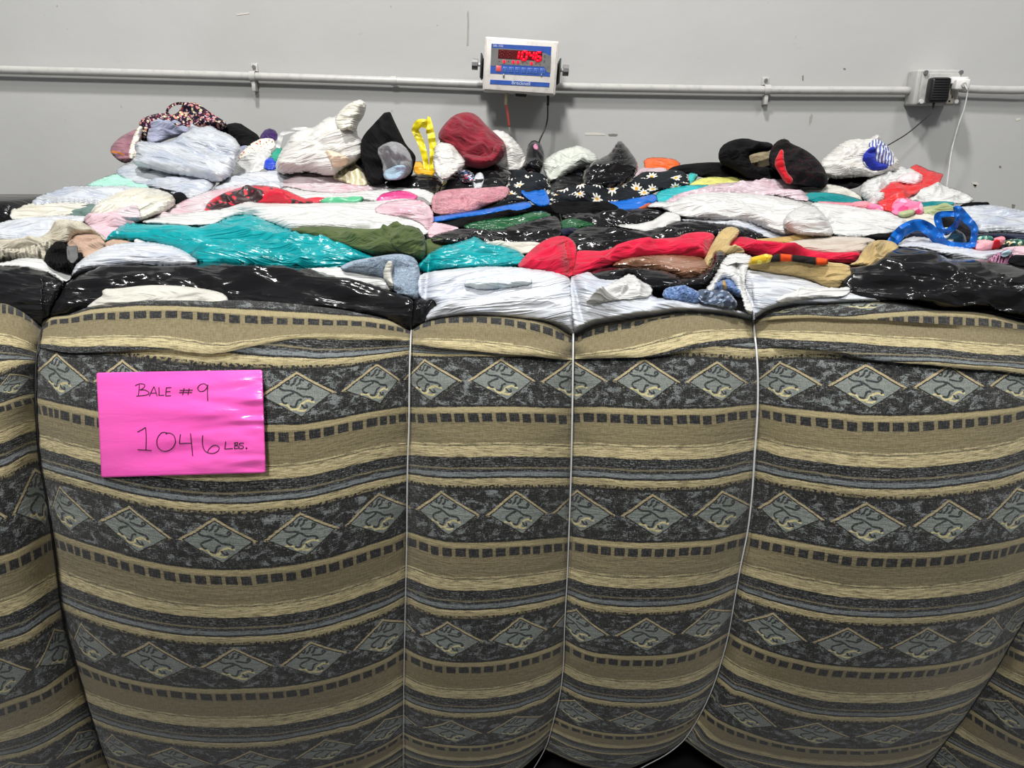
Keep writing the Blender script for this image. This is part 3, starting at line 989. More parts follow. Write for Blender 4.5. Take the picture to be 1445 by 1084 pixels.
# ------------------------------------------------------------------ pink sign
def sign_pt(a, b, lift=0.0):
    """a, b in 0..1 across and down the card."""
    tl, trr, br, bl = (136, 526), (370, 522), (375, 667), (143, 674)
    x = (tl[0] * (1 - a) + trr[0] * a) * (1 - b) + (bl[0] * (1 - a) + br[0] * a) * b
    y = (tl[1] * (1 - a) + trr[1] * a) * (1 - b) + (bl[1] * (1 - a) + br[1] * a) * b
    Y = min(float(sec_depth('S1', np.array([x]), np.array([yy]))[0]) for yy in (y - 12, y, y + 12)) - 0.0075
    w = noise.noise(Vector((a * 2.2, b * 7.0, 3.3))) * 0.005 * (0.3 + a) + noise.noise(Vector((a * 7, b * 14.0, 9.1))) * 0.0024 * max(0, a - 0.35) * 1.6
    w += 0.004 * math.exp(-((b - 0.28 - 0.1 * (a - 0.8)) / 0.05) ** 2) * max(0, (a - 0.62)) * 3.4
    w += 0.005 * math.exp(-((b - 0.49 + 0.12 * (a - 0.8) * 0) / 0.03) ** 2) * max(0, (a - 0.70)) * 4.0
    return P(x, y, Y - w - lift)


def build_sign():
    nx, ny = 90, 60
    g = G('pink_card')
    c = g.uv()
    k = g.noise(g.scale(c, (3, 9, 1)), 2.0, 3, 0.55, 0.5)
    col = g.mix(k, srgb(255, 84, 190), srgb(252, 104, 196))
    nr = g.bump(g.noise(g.scale(c, (4, 12, 1)), 2.6, 4, 0.6, 0.8), 0.10, 0.012)
    mat = g.out(col, 0.22, 0.0, nr, coat=0.7, spec=0.5)
    V, F, UVs = [], [], []
    rc = 0.012
    for side in (0, 1):
        for j in range(ny + 1):
            for i in range(nx + 1):
                a, b = i / nx, j / ny
                # rounded corners
                ca, cb = min(a, 1 - a), min(b, 1 - b) * 0.63
                if ca < rc and cb < rc:
                    dx, dy = rc - ca, rc - cb
                    l = math.hypot(dx, dy)
                    if l > rc:
                        s = rc / l
                        ca2, cb2 = rc - dx * s, rc - dy * s
                        a = ca2 if a < 0.5 else 1 - ca2
                        b = cb2 / 0.63 if b < 0.5 else 1 - cb2 / 0.63
                V.append(sign_pt(a, b, 0.0 if side == 0 else -0.0012))
                UVs.append((a * 0.3, b * 0.19))
    n1 = (nx + 1) * (ny + 1)
    w = nx + 1
    for j in range(ny):
        for i in range(nx):
            q = j * w + i
            F.append((q, q + w, q + w + 1, q + 1))
            F.append((n1 + q, n1 + q + 1, n1 + q + w + 1, n1 + q + w))
    rim = [i for i in range(w)] + [j * w + nx for j in range(1, ny + 1)] + [ny * w + i for i in range(nx - 1, -1, -1)] + [j * w for j in range(ny - 1, 0, -1)]
    for a, b in zip(rim, rim[1:] + rim[:1]):
        F.append((a, b, b + n1, a + n1))
    o = mesh_obj('paper_sign', V, F, mat, None, UVs)
    tag(o, 'glossy hot pink card handwritten BALE #9, 1046 LBS on striped bale', 'sign')
    ink = paint('black_marker_ink', srgb(52, 22, 44), 0.6, wear=0.0)
    # pen strokes in the pixels of a close look at the card: origin (100, 480), 4.516 per photo pixel
    def ab(zx, zy):
        x, y = 100 + zx / 4.516, 480 + zy / 4.516
        b = (y - 524) / 147.0
        for _ in range(4):
            xl, xr = 136 + 7 * b, 370 + 5 * b
            a = (x - xl) / (xr - xl)
            yt, yb = 526 - 4 * a, 674 - 7 * a
            b = (y - yt) / (yb - yt)
        return a, b

    def stroke(name, strokes, r):
        mb = MB()
        for st in strokes:
            pts = [Vector((p[0], p[1], 0)) for p in st]
            pts = spline(pts, 6) if len(pts) > 2 else [pts[0].lerp(pts[1], k / 10) for k in range(11)]
            mb.tube([sign_pt(*ab(p.x, p.y), 0.0004) for p in pts], r, 6)
        mb.build(name, ink, o, smooth_shade=True)
    stroke('bale_number_writing', [
        [(436, 285), (434, 320), (430, 356)], [(410, 290), (440, 278), (470, 284), (464, 304), (440, 318)], [(440, 318), (474, 318), (498, 336), (480, 350), (418, 357)],
        [(500, 357), (518, 318), (530, 296)], [(530, 296), (540, 325), (550, 357)], [(506, 338), (544, 337)],
        [(560, 300), (562, 330), (560, 352)], [(560, 352), (594, 351)],
        [(608, 304), (606, 330), (604, 356)], [(606, 304), (640, 302)], [(606, 328), (634, 327)], [(604, 356), (638, 354)],
        [(722, 306), (716, 330), (712, 350)], [(754, 308), (750, 330), (746, 348)], [(694, 320), (776, 318)], [(690, 334), (772, 333)],
        [(868, 290), (850, 278), (824, 284), (808, 306), (822, 326), (850, 322), (868, 300), (872, 286)], [(872, 284), (870, 330), (872, 388)]], 0.00075)
    stroke('weight_writing', [
        [(425, 585), (450, 572), (476, 556)], [(476, 556), (480, 620), (478, 700)], [(426, 698), (470, 700), (514, 703)],
        [(612, 590), (580, 590), (552, 625), (550, 670), (572, 700), (606, 708), (644, 690), (666, 650), (656, 608), (628, 592), (604, 598)],
        [(698, 600), (694, 632), (692, 660)], [(692, 660), (730, 657), (768, 656)], [(762, 594), (768, 650), (776, 738)],
        [(840, 606), (838, 640), (842, 680), (862, 712), (904, 722), (938, 706), (944, 684), (926, 670), (900, 676), (878, 698), (872, 716)],
        [(986, 646), (984, 670), (980, 694)], [(980, 694), (1010, 692), (1032, 690)],
        [(1046, 656), (1044, 675), (1042, 692)], [(1040, 656), (1062, 652), (1060, 666), (1044, 672)], [(1044, 672), (1070, 676), (1066, 688), (1040, 692)],
        [(1102, 656), (1080, 656), (1074, 668), (1098, 676), (1094, 690), (1070, 690)], [(1116, 684), (1122, 688), (1117, 692), (1115, 686)]], 0.00075)


build_sign()

# ------------------------------------------------------------------ things on the wall
GREYP = paint('grey_conduit_paint', srgb(196, 195, 190), 0.32, 0.0, 0.04)
BOXP = paint('grey_box_paint', srgb(190, 189, 185), 0.4, 0.0, 0.05)
STEEL = paint('worn_steel', srgb(150, 150, 150), 0.35, 0.7)
BLKP = paint('black_plastic', srgb(22, 22, 24), 0.45)
WHTP = paint('white_plastic', srgb(236, 234, 230), 0.4)


def conduit(path, label, r=0.0145):
    o = MB().tube(spline([wp(x, y, 0.030 + f) for x, y, f in path], 6), r, 18).build('electrical_conduit', GREYP, smooth_shade=True)
    tag(o, label, 'pipe')
    return o


c1 = conduit([(-260, 90, 0), (-60, 96, 0), (0, 98.5, 0), (180, 103, 0), (360, 108, 0), (520, 113, 0), (683, 119, 0), (800, 122.5, 0), (940, 125, 0), (1080, 127, 0), (1294, 128, 0)],
             'long grey painted conduit along the wall behind the scale display')
MB().cyl(wp(552, 114, 0.030), wp(560, 114.2, 0.030), 0.0165, 18).build('coupling', GREYP, c1)
MB().cyl(wp(1286, 128, 0.030), wp(1300, 128, 0.030), 0.020, 18).build('box_connector', GREYP, c1)
conduit([(1350, 124, .004), (1375, 126, .004), (1410, 127, .004), (1445, 127, .006), (1490, 122, .01), (1600, 108, .01)],
        'short bent grey conduit leaving the right side of the socket box')


def clamp(px, py, label):
    t = wp(px, py, 0.0)
    e = empty('conduit_clamp', t)
    tag(e, label, 'clamp', 'clamps holding the wall conduit')
    c = wp(px, py, 0.030)
    mb = MB()
    ring = [c + Vector((0, -math.sin(a) * 0.0185, math.cos(a) * 0.0185)) for a in [math.pi * k / 12 for k in range(13)]]
    ring = [Vector((c.x, WALL_Y - 0.003, c.z + 0.0185))] + ring + [Vector((c.x, WALL_Y - 0.003, c.z - 0.0185))]
    vs, fs = [], []
    for p in ring:
        for dx in (-0.011, 0.011):
            vs.append(p + Vector((dx, 0, 0)))
    out = [Vector((v.x, v.y - 0.002 if i > 1 else v.y, v.z)) for i, v in enumerate(vs)]
    for i in range(len(ring) - 1):
        fs.append((2 * i, 2 * i + 1, 2 * i + 3, 2 * i + 2))
    mb.add(vs, fs)
    mb.build('strap', GREYP, e, smooth_shade=True)
    MB().box(c.x, WALL_Y - 0.003, c.z + 0.032, 0.026, 0.006, 0.030, 0.002).build('mounting_tab', GREYP, e)
    MB().cyl((c.x, WALL_Y - 0.004, c.z + 0.034), (c.x, WALL_Y - 0.014, c.z + 0.034), 0.007, 6).build('bolt', STEEL, e)
    MB().box(c.x, WALL_Y - 0.020, c.z - 0.034, 0.014, 0.034, 0.034, 0.003).build('clamp_foot', GREYP, e)


clamp(357, 108, 'left grey conduit clamp, above the pile of white bags')
clamp(1082, 127, 'grey conduit clamp between the scale display and the socket box')


# scale indicator ----------------------------------------------------
def indicator():
    YF = WALL_Y - 0.20
    TL, TR, BR, BL = [P(x, y, YF) for x, y in ((684, 51), (788, 58), (785, 135), (681, 128))]
    cen = (TL + TR + BR + BL) / 4
    ex = ((TR - TL) + (BR - BL)).normalized()
    ez = ((TL - BL) + (TR - BR))
    ez = (ez - ex * ez.dot(ex)).normalized()
    ey = ez.cross(ex).normalized()                        # into the wall
    if ey.y < 0:
        ey = -ey
    M = Matrix((ex, ey, ez)).transposed().to_4x4()
    M.translation = cen
    w = ((TR - TL).length + (BR - BL).length) / 2
    h = ((TL - BL).length + (TR - BR).length) / 2
    Mi = M.inverted()

    def loc(zx, zy):
        q = Mi @ P(676 + zx / 12.04, 48 + zy / 12.04, YF)
        return q.x, q.z
    e = empty('scale_indicator', cen + ey * 0.19)
    tag(e, 'white scale readout with glowing red 1046 hung on the grey wall', 'scale display')
    wht = paint('white_enamel', srgb(226, 221, 214), 0.35, 0.0, 0.05)
    MB().box(0, 0.045, 0, w, 0.085, h, 0.006, 3, M).build('housing', wht, e)
    MB().box(0, 0.0015, 0, w * 0.955, 0.007, h * 0.945, 0.003, 2, M).build('front_cover', wht, e)
    blue, face = paint('display_blue', srgb(48, 88, 172), 0.35), paint('display_grey', srgb(118, 118, 116), 0.4)

    def quad(name, pts, y0, y1, mat, parent=e, bevel=False):
        q = [loc(*p) for p in pts]
        n = len(q)
        vs = [M @ Vector((a, y0, b)) for a, b in q] + [M @ Vector((a, y1, b)) for a, b in q]
        fs = [tuple(range(n)), tuple(range(2 * n - 1, n - 1, -1))] + [(i, (i + 1) % n, (i + 1) % n + n, i + n) for i in range(n)]
        return MB().add(vs, fs).build(name, mat, parent)
    pan = quad('control_panel', [(212, 165), (1228, 218), (1204, 724), (190, 668)], -0.0035, -0.001, blue)
    quad('panel_face', [(208, 240), (400, 246), (900, 285), (1120, 330), (1224, 380), (1212, 660), (1150, 650), (1110, 560), (400, 520), (240, 545), (198, 535)], -0.0042, -0.003, face, pan)
    win = quad('display_window', [(330, 264), (1075, 300), (1066, 458), (322, 416)], -0.0052, -0.003, paint('dark_red_window', srgb(92, 22, 26), 0.15), pan)
    brand = quad('brand_strip', [(192, 776), (1198, 830), (1192, 902), (184, 850)], -0.0035, -0.001, blue)
    LED = glow('red_led', (1.0, 0.0, 0.012), 2.2)
    DIM = paint('unlit_led', srgb(124, 34, 40), 0.3)
    SEGS = {'a': ((0, 1), (1, 1)), 'b': ((1, 1), (1, .5)), 'c': ((1, .5), (1, 0)), 'd': ((0, 0), (1, 0)), 'e': ((0, .5), (0, 0)), 'f': ((0, 1), (0, .5)), 'g': ((0, .5), (1, .5))}
    NUM = {'1': 'bc', '0': 'abcdef', '4': 'bcfg', '6': 'acdefg', '8': 'abcdefg'}

    def digit(ch, cx, cy, wd, ht, mat, r):
        mb = MB()
        for s in NUM[ch]:
            (a0, b0), (a1, b1) = SEGS[s]
            pts = []
            for a, b in ((a0, b0), (a1, b1)):
                sl = (b - 0.5) * 22
                zx = cx + (a - 0.5) * wd + sl
                zy = cy - (b - 0.5) * ht + (a - 0.5) * wd * 0.055
                lx, lz = loc(zx, zy)
                pts.append(Vector((lx, -0.0058, lz)))
            d = (pts[1] - pts[0]) * 0.07
            mb.tube([M @ (pts[0] + d), M @ (pts[1] - d)], r, 8, flat=0.8)
        return mb.build('lit_digit' if mat is LED else 'unlit_digit', mat, win, smooth_shade=True)
    digit('8', 388, 340, 62, 105, DIM, 0.0011)
    digit('8', 520, 348, 62, 105, DIM, 0.0011)
    digit('1', 638, 360, 72, 130, LED, 0.0036)
    digit('0', 770, 370, 78, 140, LED, 0.0037)
    digit('4', 890, 370, 70, 130, LED, 0.0034)
    digit('6', 1008, 385, 78, 140, LED, 0.0037)
    for zx, zy in ((426, 470), (582, 477), (660, 482), (892, 500)):
        lx, lz = loc(zx, zy)
        MB().cyl((lx, -0.0040, lz), (lx, -0.0066, lz), 0.0046, 14, m=M).build('indicator_light', LED, pan)
    for zx, zy in ((345, 465), (500, 470), (740, 490), (815, 494), (965, 505), (1035, 520)):
        lx, lz = loc(zx, zy)
        MB().cyl((lx, -0.0040, lz), (lx, -0.0050, lz), 0.0018, 10, m=M).build('indicator_light', DIM, pan)
    for zx, zy in ((1115, 380), (1110, 465)):
        lx, lz = loc(zx, zy)
        MB().box(lx, -0.0044, lz, 0.006, 0.001, 0.008, 0, m=M).build('unit_mark', paint('dim_mark', srgb(86, 84, 84), 0.5), pan)
    keyb, keyr, pale = paint('key_blue', srgb(40, 76, 160), 0.4), paint('key_red', srgb(226, 110, 108), 0.4), paint('key_outline', srgb(96, 134, 206), 0.4)
    for k in range(8):
        zx, zy = (332, 588) if k == 0 else (442 + (k - 1) * 105.5, 606 + (k - 1) * 4.6)
        lx, lz = loc(zx, zy)
        sz = 0.019 if k == 0 else 0.017
        kb = MB().box(lx, -0.0040, lz, sz, 0.002, sz, 0.0008, 2, M).build('push_button', keyr if k == 0 else pale, pan)
        MB().box(lx, -0.0046, lz, sz * 0.80, 0.002, sz * 0.78, 0.0006, 2, M).build('button_cap', paint('key_red_dark', srgb(222, 92, 92), 0.4) if k == 0 else keyb, kb)
        if k:
            for q in (-0.25, 0.05):
                MB().box(lx, -0.0058, lz + q * sz, sz * 0.5, 0.0006, sz * 0.12, 0, 2, M).build('button_mark', pale, kb)
    MB().box(*[loc(420, 710)[0], -0.003, loc(420, 710)[1]], 0.006, 0.006, 0.011, 0.001, 2, M).build('latch_slot', STEEL, e)
    MB().box(*[loc(1060, 700)[0], -0.0045, loc(1060, 700)[1]], 0.005, 0.003, 0.008, 0.001, 2, M).build('latch_slot', STEEL, e)

    def text(body, size, zx, zy, name, mat, parent, xs=1.0):
        cu = bpy.data.curves.new(name, 'FONT')
        cu.body = body
        cu.size = size
        cu.align_x, cu.align_y = 'CENTER', 'CENTER'
        cu.extrude = 0.0004
        t = bpy.data.objects.new(name, cu)
        COL.objects.link(t)
        dg = bpy.context.evaluated_depsgraph_get()
        me = bpy.data.meshes.new_from_object(t.evaluated_get(dg))
        bpy.data.objects.remove(t)
        lx, lz = loc(zx, zy)
        vs = [M @ Vector((lx + v.co.x * xs, -0.0046 - v.co.z, lz + v.co.y)) for v in me.vertices]
        fs = [tuple(p.vertices) for p in me.polygons]
        bpy.data.meshes.remove(me)
        return MB().add(vs, fs).build(name, mat, parent)
    lettering = paint('pale_lettering', srgb(196, 208, 232), 0.5, wear=0.0)
    text('Brecknell', 0.0165, 712, 840, 'brand_lettering', lettering, brand, 1.05)
    lx, lz = loc(545, 832)
    text('SBI-100', 0.0105, 322, 206, 'model_lettering', lettering, pan, 1.1)
    # yoke bracket with hand knobs
    brk = paint('bracket_steel', srgb(72, 74, 76), 0.45, 0.5)
    for s in (-1, 1):
        x = s * (w / 2 + 0.010)
        MB().box(x, 0.075, -0.004, 0.005, 0.12, h * 0.46, 0.002, 2, M).build('bracket_arm', brk, e)
        kx = s * (w / 2 + 0.012)
        MB().cyl((kx, 0.045, 0.0), (kx + s * 0.012, 0.045, 0.0), 0.006, 14, m=M).build('knob_stem', WHTP, e)
        kn = MB()
        kn.cyl((kx + s * 0.010, 0.045, 0.0), (kx + s * 0.030, 0.045, 0.0), 0.0185, 10, m=M)
        kn.build('hand_knob', STEEL, e)
    MB().box(0, 0.132, -0.005, w + 0.025, 0.006, h * 0.40, 0.002, 2, M).build('bracket_back', brk, e)
    MB().box(0, 0.167, 0.018, 0.10, 0.066, 0.055, 0.004, 2, M).build('wall_spacer', brk, e)
    # connectors underneath
    br = paint('brass_fitting', srgb(178, 166, 132), 0.3, 0.8)
    g1 = Mi @ P(714.5, 131, YF)
    MB().cyl((g1.x, 0.040, -h / 2 + 0.002), (g1.x, 0.040, -h / 2 - 0.040), 0.0052, 16, m=M).build('cable_connector', br, e)
    MB().box(0.008, 0.040, -h / 2 - 0.004, 0.040, 0.018, 0.010, 0.002, 2, M).build('serial_port', brk, e)
    for dx in (-0.012, 0.014, 0.026):
        MB().cyl((dx, 0.036, -h / 2), (dx, 0.036, -h / 2 - 0.012), 0.0032, 10, m=M).build('port_screw', br, e)
    b0 = M @ Vector((g1.x, 0.040, -h / 2 - 0.036))
    redc = paint('red_cable_sheath', srgb(158, 66, 58), 0.5)
    mid = P(718.5, 178.5, YF + 0.045)
    o = MB().tube(spline([b0, P(716, 158, YF + 0.042), mid], 8), 0.0048, 10).build('load_cell_cable', redc, smooth_shade=True)
    tag(o, 'red and grey cable hanging from the left underside of the scale display', 'cable')
    MB().tube(spline([mid, P(720, 190, YF + 0.05), P(724.5, 200, YF + 0.06), P(730, 222, YF + 0.02), P(736, 250, YF - 0.05)], 8), 0.0036, 10).build('grey_sheath', paint('grey_cable', srgb(150, 147, 138), 0.5), o, smooth_shade=True)
    g2 = Mi @ P(774, 134, YF)
    b1 = M @ Vector((g2.x, 0.040, -h / 2 + 0.004))
    o = MB().tube(spline([b1, P(773.5, 142, YF + 0.04), P(773, 150, YF + 0.04), P(772.5, 168, YF + 0.05), P(769, 182, YF + 0.05), P(761, 200, YF + 0.02), P(755, 225, YF - 0.05)], 8), 0.0028, 10, ).build('power_cable', BLKP, smooth_shade=True)
    tag(o, 'black cable curving down from the right underside of the scale display', 'cable')
    MB().tube([b1, P(773.5, 142, YF + 0.04), P(773, 149, YF + 0.04)], 0.0048, 10).build('strain_relief', BLKP, o, smooth_shade=True)


indicator()


# socket box ----------------------------------------------------------
def socket_box():
    def w2(zx, zy, off):
        return P(1245 + zx / 7.225, 70 + zy / 7.225, WALL_Y - off)
    a, b = w2(388, 196, 0.088), w2(772, 566, 0.088)
    x0, x1, z0, z1 = a.x, b.x, b.z, a.z
    cx, cz = (x0 + x1) / 2, (z0 + z1) / 2
    e = empty('socket_box', (cx, WALL_Y, z0))
    tag(e, 'grey weatherproof socket box on the wall at upper right', 'socket box')
    MB().box(cx, WALL_Y - 0.036, cz, x1 - x0, 0.072, z1 - z0, 0.008, 3).build('box_body', BOXP, e)
    MB().box(cx + 0.006, WALL_Y - 0.078, cz, (x1 - x0) * 0.90, 0.012, (z1 - z0) * 0.92, 0.004, 3).build('cover_plate', BOXP, e)
    MB().box(cx + 0.014, WALL_Y - 0.087, cz, (x1 - x0) * 0.72, 0.008, (z1 - z0) * 0.78, 0.004, 3).build('raised_frame', BOXP, e)
    hw, hh = (x1 - x0) * 0.40, (z1 - z0) * 0.40
    for sx in (-1, 1):
        for sz in (-1, 1):
            MB().cyl((cx + 0.006 + sx * hw, WALL_Y - 0.084, cz + sz * hh), (cx + 0.006 + sx * hw, WALL_Y - 0.093, cz + sz * hh), 0.0075, 14).build('cover_screw', STEEL if sz > 0 else WHTP, e)
    rx, rz = w2(690, 440, 0.09).x, w2(690, 460, 0.09).z
    MB().box(rx, WALL_Y - 0.092, rz + 0.01, 0.036, 0.006, 0.085, 0.004, 3).build('receptacle', paint('aged_receptacle', srgb(178, 172, 158), 0.4), e)
    for dx, dz, sx, sz in ((-0.007, -0.008, .003, .010), (0.007, -0.008, .003, .008), (0, -0.022, .006, .006)):
        MB().box(rx + dx, WALL_Y - 0.0955, rz + dz, sx, 0.002, sz).build('socket_slot', BLKP, e)
    # black adapter
    A0, A1 = w2(520, 280, 0.138), w2(678, 540, 0.138)
    acx, acz = (A0.x + A1.x) / 2, (A0.z + A1.z) / 2
    ad = MB().box(acx, WALL_Y - 0.117, acz, A1.x - A0.x, 0.042, A0.z - A1.z, 0.011, 4).build('power_adapter', BLKP)
    tag(ad, 'black ribbed plug-in power adapter in the wall socket box', 'power adapter')
    for k in range(9):
        MB().box(acx, WALL_Y - 0.139, acz + 0.036 - k * 0.0085, (A1.x - A0.x) * 0.78, 0.003, 0.004, 0.001).build('grip_rib', BLKP, ad)
    MB().cyl((acx - 0.006, WALL_Y - 0.115, A1.z + 0.004), (acx - 0.006, WALL_Y - 0.115, A1.z - 0.018), 0.0048, 12, 0.0035).build('strain_relief', BLKP, ad)
    s = Vector((acx - 0.006, WALL_Y - 0.115, A1.z - 0.014))
    MB().tube(spline([s, w2(500, 640, 0.12), w2(390, 745, 0.13), w2(250, 860, 0.15), w2(120, 940, 0.18), w2(50, 980, 0.20), w2(-60, 1040, 0.25), w2(-120, 1120, 0.30)], 8), 0.0020, 8).build('adapter_cord', BLKP, ad, smooth_shade=True)
    # white plug and cord
    B0, B1 = w2(690, 275, 0.11), w2(890, 395, 0.11)
    wpg = MB()
    wpg.box((B0.x + B1.x) / 2 - 0.006, WALL_Y - 0.105, (B0.z + B1.z) / 2 + 0.006, (B1.x - B0.x) * 0.8, 0.036, (B0.z - B1.z) * 0.62, 0.005, 3)
    pl = wpg.build('usb_charger', WHTP)
    tag(pl, 'white plug-in charger in the top outlet of the socket box', 'charger')
    q = w2(820, 355, 0.14)
    MB().box(q.x, q.y + 0.012, q.z, 0.050, 0.034, 0.036, 0.006, 3).build('plug_body', WHTP, pl)
    MB().cyl((q.x, q.y - 0.002, q.z), (q.x, q.y - 0.012, q.z - 0.002), 0.0085, 14).build('cable_plug', paint('pale_grey_plastic', srgb(206, 204, 200), 0.4), pl)
    MB().tube(spline([Vector((q.x, q.y - 0.010, q.z)), w2(860, 400, 0.155), w2(868, 440, 0.15), w2(835, 600, 0.14), w2(780, 760, 0.13), w2(735, 920, 0.12), w2(700, 1070, 0.12), P(1336, 262, WALL_Y - 0.13), P(1329, 300, WALL_Y - 0.14)], 8), 0.0022, 8).build('charger_cord', WHTP, pl, smooth_shade=True)


socket_box()
# ------------------------------------------------------------------ soft goods packed on top of the bale
REG = {'A': (0, 120, 3.6125), 'B': (350, 120, 3.6125), 'C': (700, 150, 3.6125), 'D': (1045, 150, 3.6125),
       'E': (0, 0, 1.0), 'G': (0, 330, 6.568), 'H': (1225, 280, 6.568), 'K': (940, 320, 4.8167)}
CREASES = [lin((470, 580), (440, 585), (400, 592), (360, 598), (320, 606), (290, 612), (262, 616), (200, 622)),
           lin((475, 809), (440, 808), (390, 806), (350, 800), (310, 791), (275, 782), (200, 765))]
CREASE4 = lin((455, 1062), (425, 1056), (390, 1045), (365, 1034))


def hem_y(x):
    y = np.full(len(x), 470.0)
    for k in ('S0', 'S1', 'S2', 'S3', 'S4'):
        a, b = float(SEC[k]['L'](460)), float(SEC[k]['Rr'](460))
        y = np.where((x >= a) & (x < b), SEC[k]['hem'](x), y)
    return y


def parse(reg, s):
    x0, y0, k = REG[reg]
    return np.array([[x0 + float(a) / k, y0 + float(b) / k] for a, b in (q.split(',') for q in s.split())])


def chaikin(p, n=2):
    for _ in range(n):
        q = np.roll(p, -1, 0)
        p = np.stack([0.75 * p + 0.25 * q, 0.25 * p + 0.75 * q], 1).reshape(-1, 2)
    return p


def resample(p, step):
    q = np.vstack([p, p[:1]])
    d = np.hypot(*np.diff(q, axis=0).T)
    s = np.concatenate([[0], np.cumsum(d)])
    n = max(8, int(s[-1] / step))
    t = np.linspace(0, s[-1], n, endpoint=False)
    return np.stack([np.interp(t, s, q[:, 0]), np.interp(t, s, q[:, 1])], 1)


def inside(p, q):
    x, y = q[:, 0][:, None], q[:, 1][:, None]
    x0, y0 = p[:, 0], p[:, 1]
    x1, y1 = np.roll(x0, -1), np.roll(y0, -1)
    c = ((y0 > y) != (y1 > y)) & (x < (x1 - x0) * (y - y0) / np.where(y1 == y0, 1e-9, y1 - y0) + x0)
    return c.sum(1) % 2 == 1


def bdist(p, q):
    a, b = p, np.roll(p, -1, 0)
    ab = b - a
    L = (ab**2).sum(1) + 1e-12
    out = np.empty(len(q))
    for i in range(0, len(q), 500):
        w = q[i:i + 500, None, :] - a[None]
        t = np.clip((w * ab).sum(2) / L, 0, 1)
        d = w - t[..., None] * ab
        out[i:i + 500] = np.sqrt((d**2).sum(2)).min(1)
    return out


def creases(u, v, kind, seed, ang, area):
    """Heights of discrete folds: long soft ridges and a few sharp ones, running mostly along ang."""
    rng = np.random.RandomState(int(seed * 10) % 100000)
    h = np.zeros(len(u))
    sets = {'film': [(0.0016, 0.35, (0.010, 0.022), (0.05, 0.16), 1.0, 1.6), (0.0009, 0.28, (0.0038, 0.007), (0.03, 0.12), 0.55, 1.0)],
            'crumple': [(0.0011, 0.9, (0.010, 0.020), (0.03, 0.07), 1.0, 1.4), (0.0005, 1.2, (0.004, 0.008), (0.02, 0.05), 0.6, 1.0)],
            'cloth': [(0.0016, 0.50, (0.010, 0.019), (0.04, 0.13), 1.15, 1.7), (0.0018, 0.7, (0.005, 0.009), (0.025, 0.07), 0.6, 1.2)],
            'plush': [(0.0011, 1.5, (0.010, 0.020), (0.02, 0.05), 1.0, 2.0), (0.0003, 1.6, (0.005, 0.009), (0.01, 0.02), 0.45, 2.0)]}[kind]
    for per, spread, wr, lr, ka, pw in sets:
        n = int(min(70, max(4, area / per)))
        for _ in range(n):
            k = rng.randint(len(u))
            th = ang + rng.normal(0, spread)
            c, s = math.cos(th), math.sin(th)
            w = rng.uniform(*wr)
            L = rng.uniform(*lr)
            du, dv = u - u[k], v - v[k]
            a = du * c + dv * s
            b = -du * s + dv * c + rng.normal(0, 1.6) * a * a
            side = np.where(b > 0, 1.0, rng.uniform(0.45, 1.0))       # steeper on one flank
            sg = 1.0 if rng.rand() < 0.72 else -0.8
            h += sg * ka * rng.uniform(0.5, 1.0) * np.exp(-(np.abs(b) / (w * side)) ** pw) * np.exp(-(np.abs(a) / L) ** 3)
    return np.clip(h, -1.4, 2.2) - 0.35


SEED = [0.0]


def drape(bases, xy, Yfall):
    """Depths of the nearest surface of the given things under each photo point."""
    trees = []
    for b in (bases if isinstance(bases, (list, tuple)) else [bases]):
        off = world_loc(b)
        trees.append(BVHTree.FromPolygons([v.co + off for v in b.data.vertices], [tuple(f.vertices) for f in b.data.polygons]))
    out = np.full(len(xy), np.nan)
    for i, (x, y) in enumerate(xy):
        d = (P(x, y, 1.0) - CAM).normalized()
        for t in trees:
            hit = t.ray_cast(CAM, d)
            if hit[0] is not None and not (out[i] <= hit[0].y):
                out[i] = hit[0].y
    ok = ~np.isnan(out)
    if not ok.any():
        return Yfall
    q = xy[ok]
    for i in np.where(~ok)[0]:
        k = ((q - xy[i]) ** 2).sum(1).argmin()
        out[i] = out[ok][k]
    # take out the small creases of what lies beneath
    sm = out.copy()
    for i in range(len(xy)):
        w = np.exp(-((xy - xy[i]) ** 2).sum(1) / 50.0)
        sm[i] = (w * out).sum() / w.sum()
    return np.minimum(sm, out + 0.003)


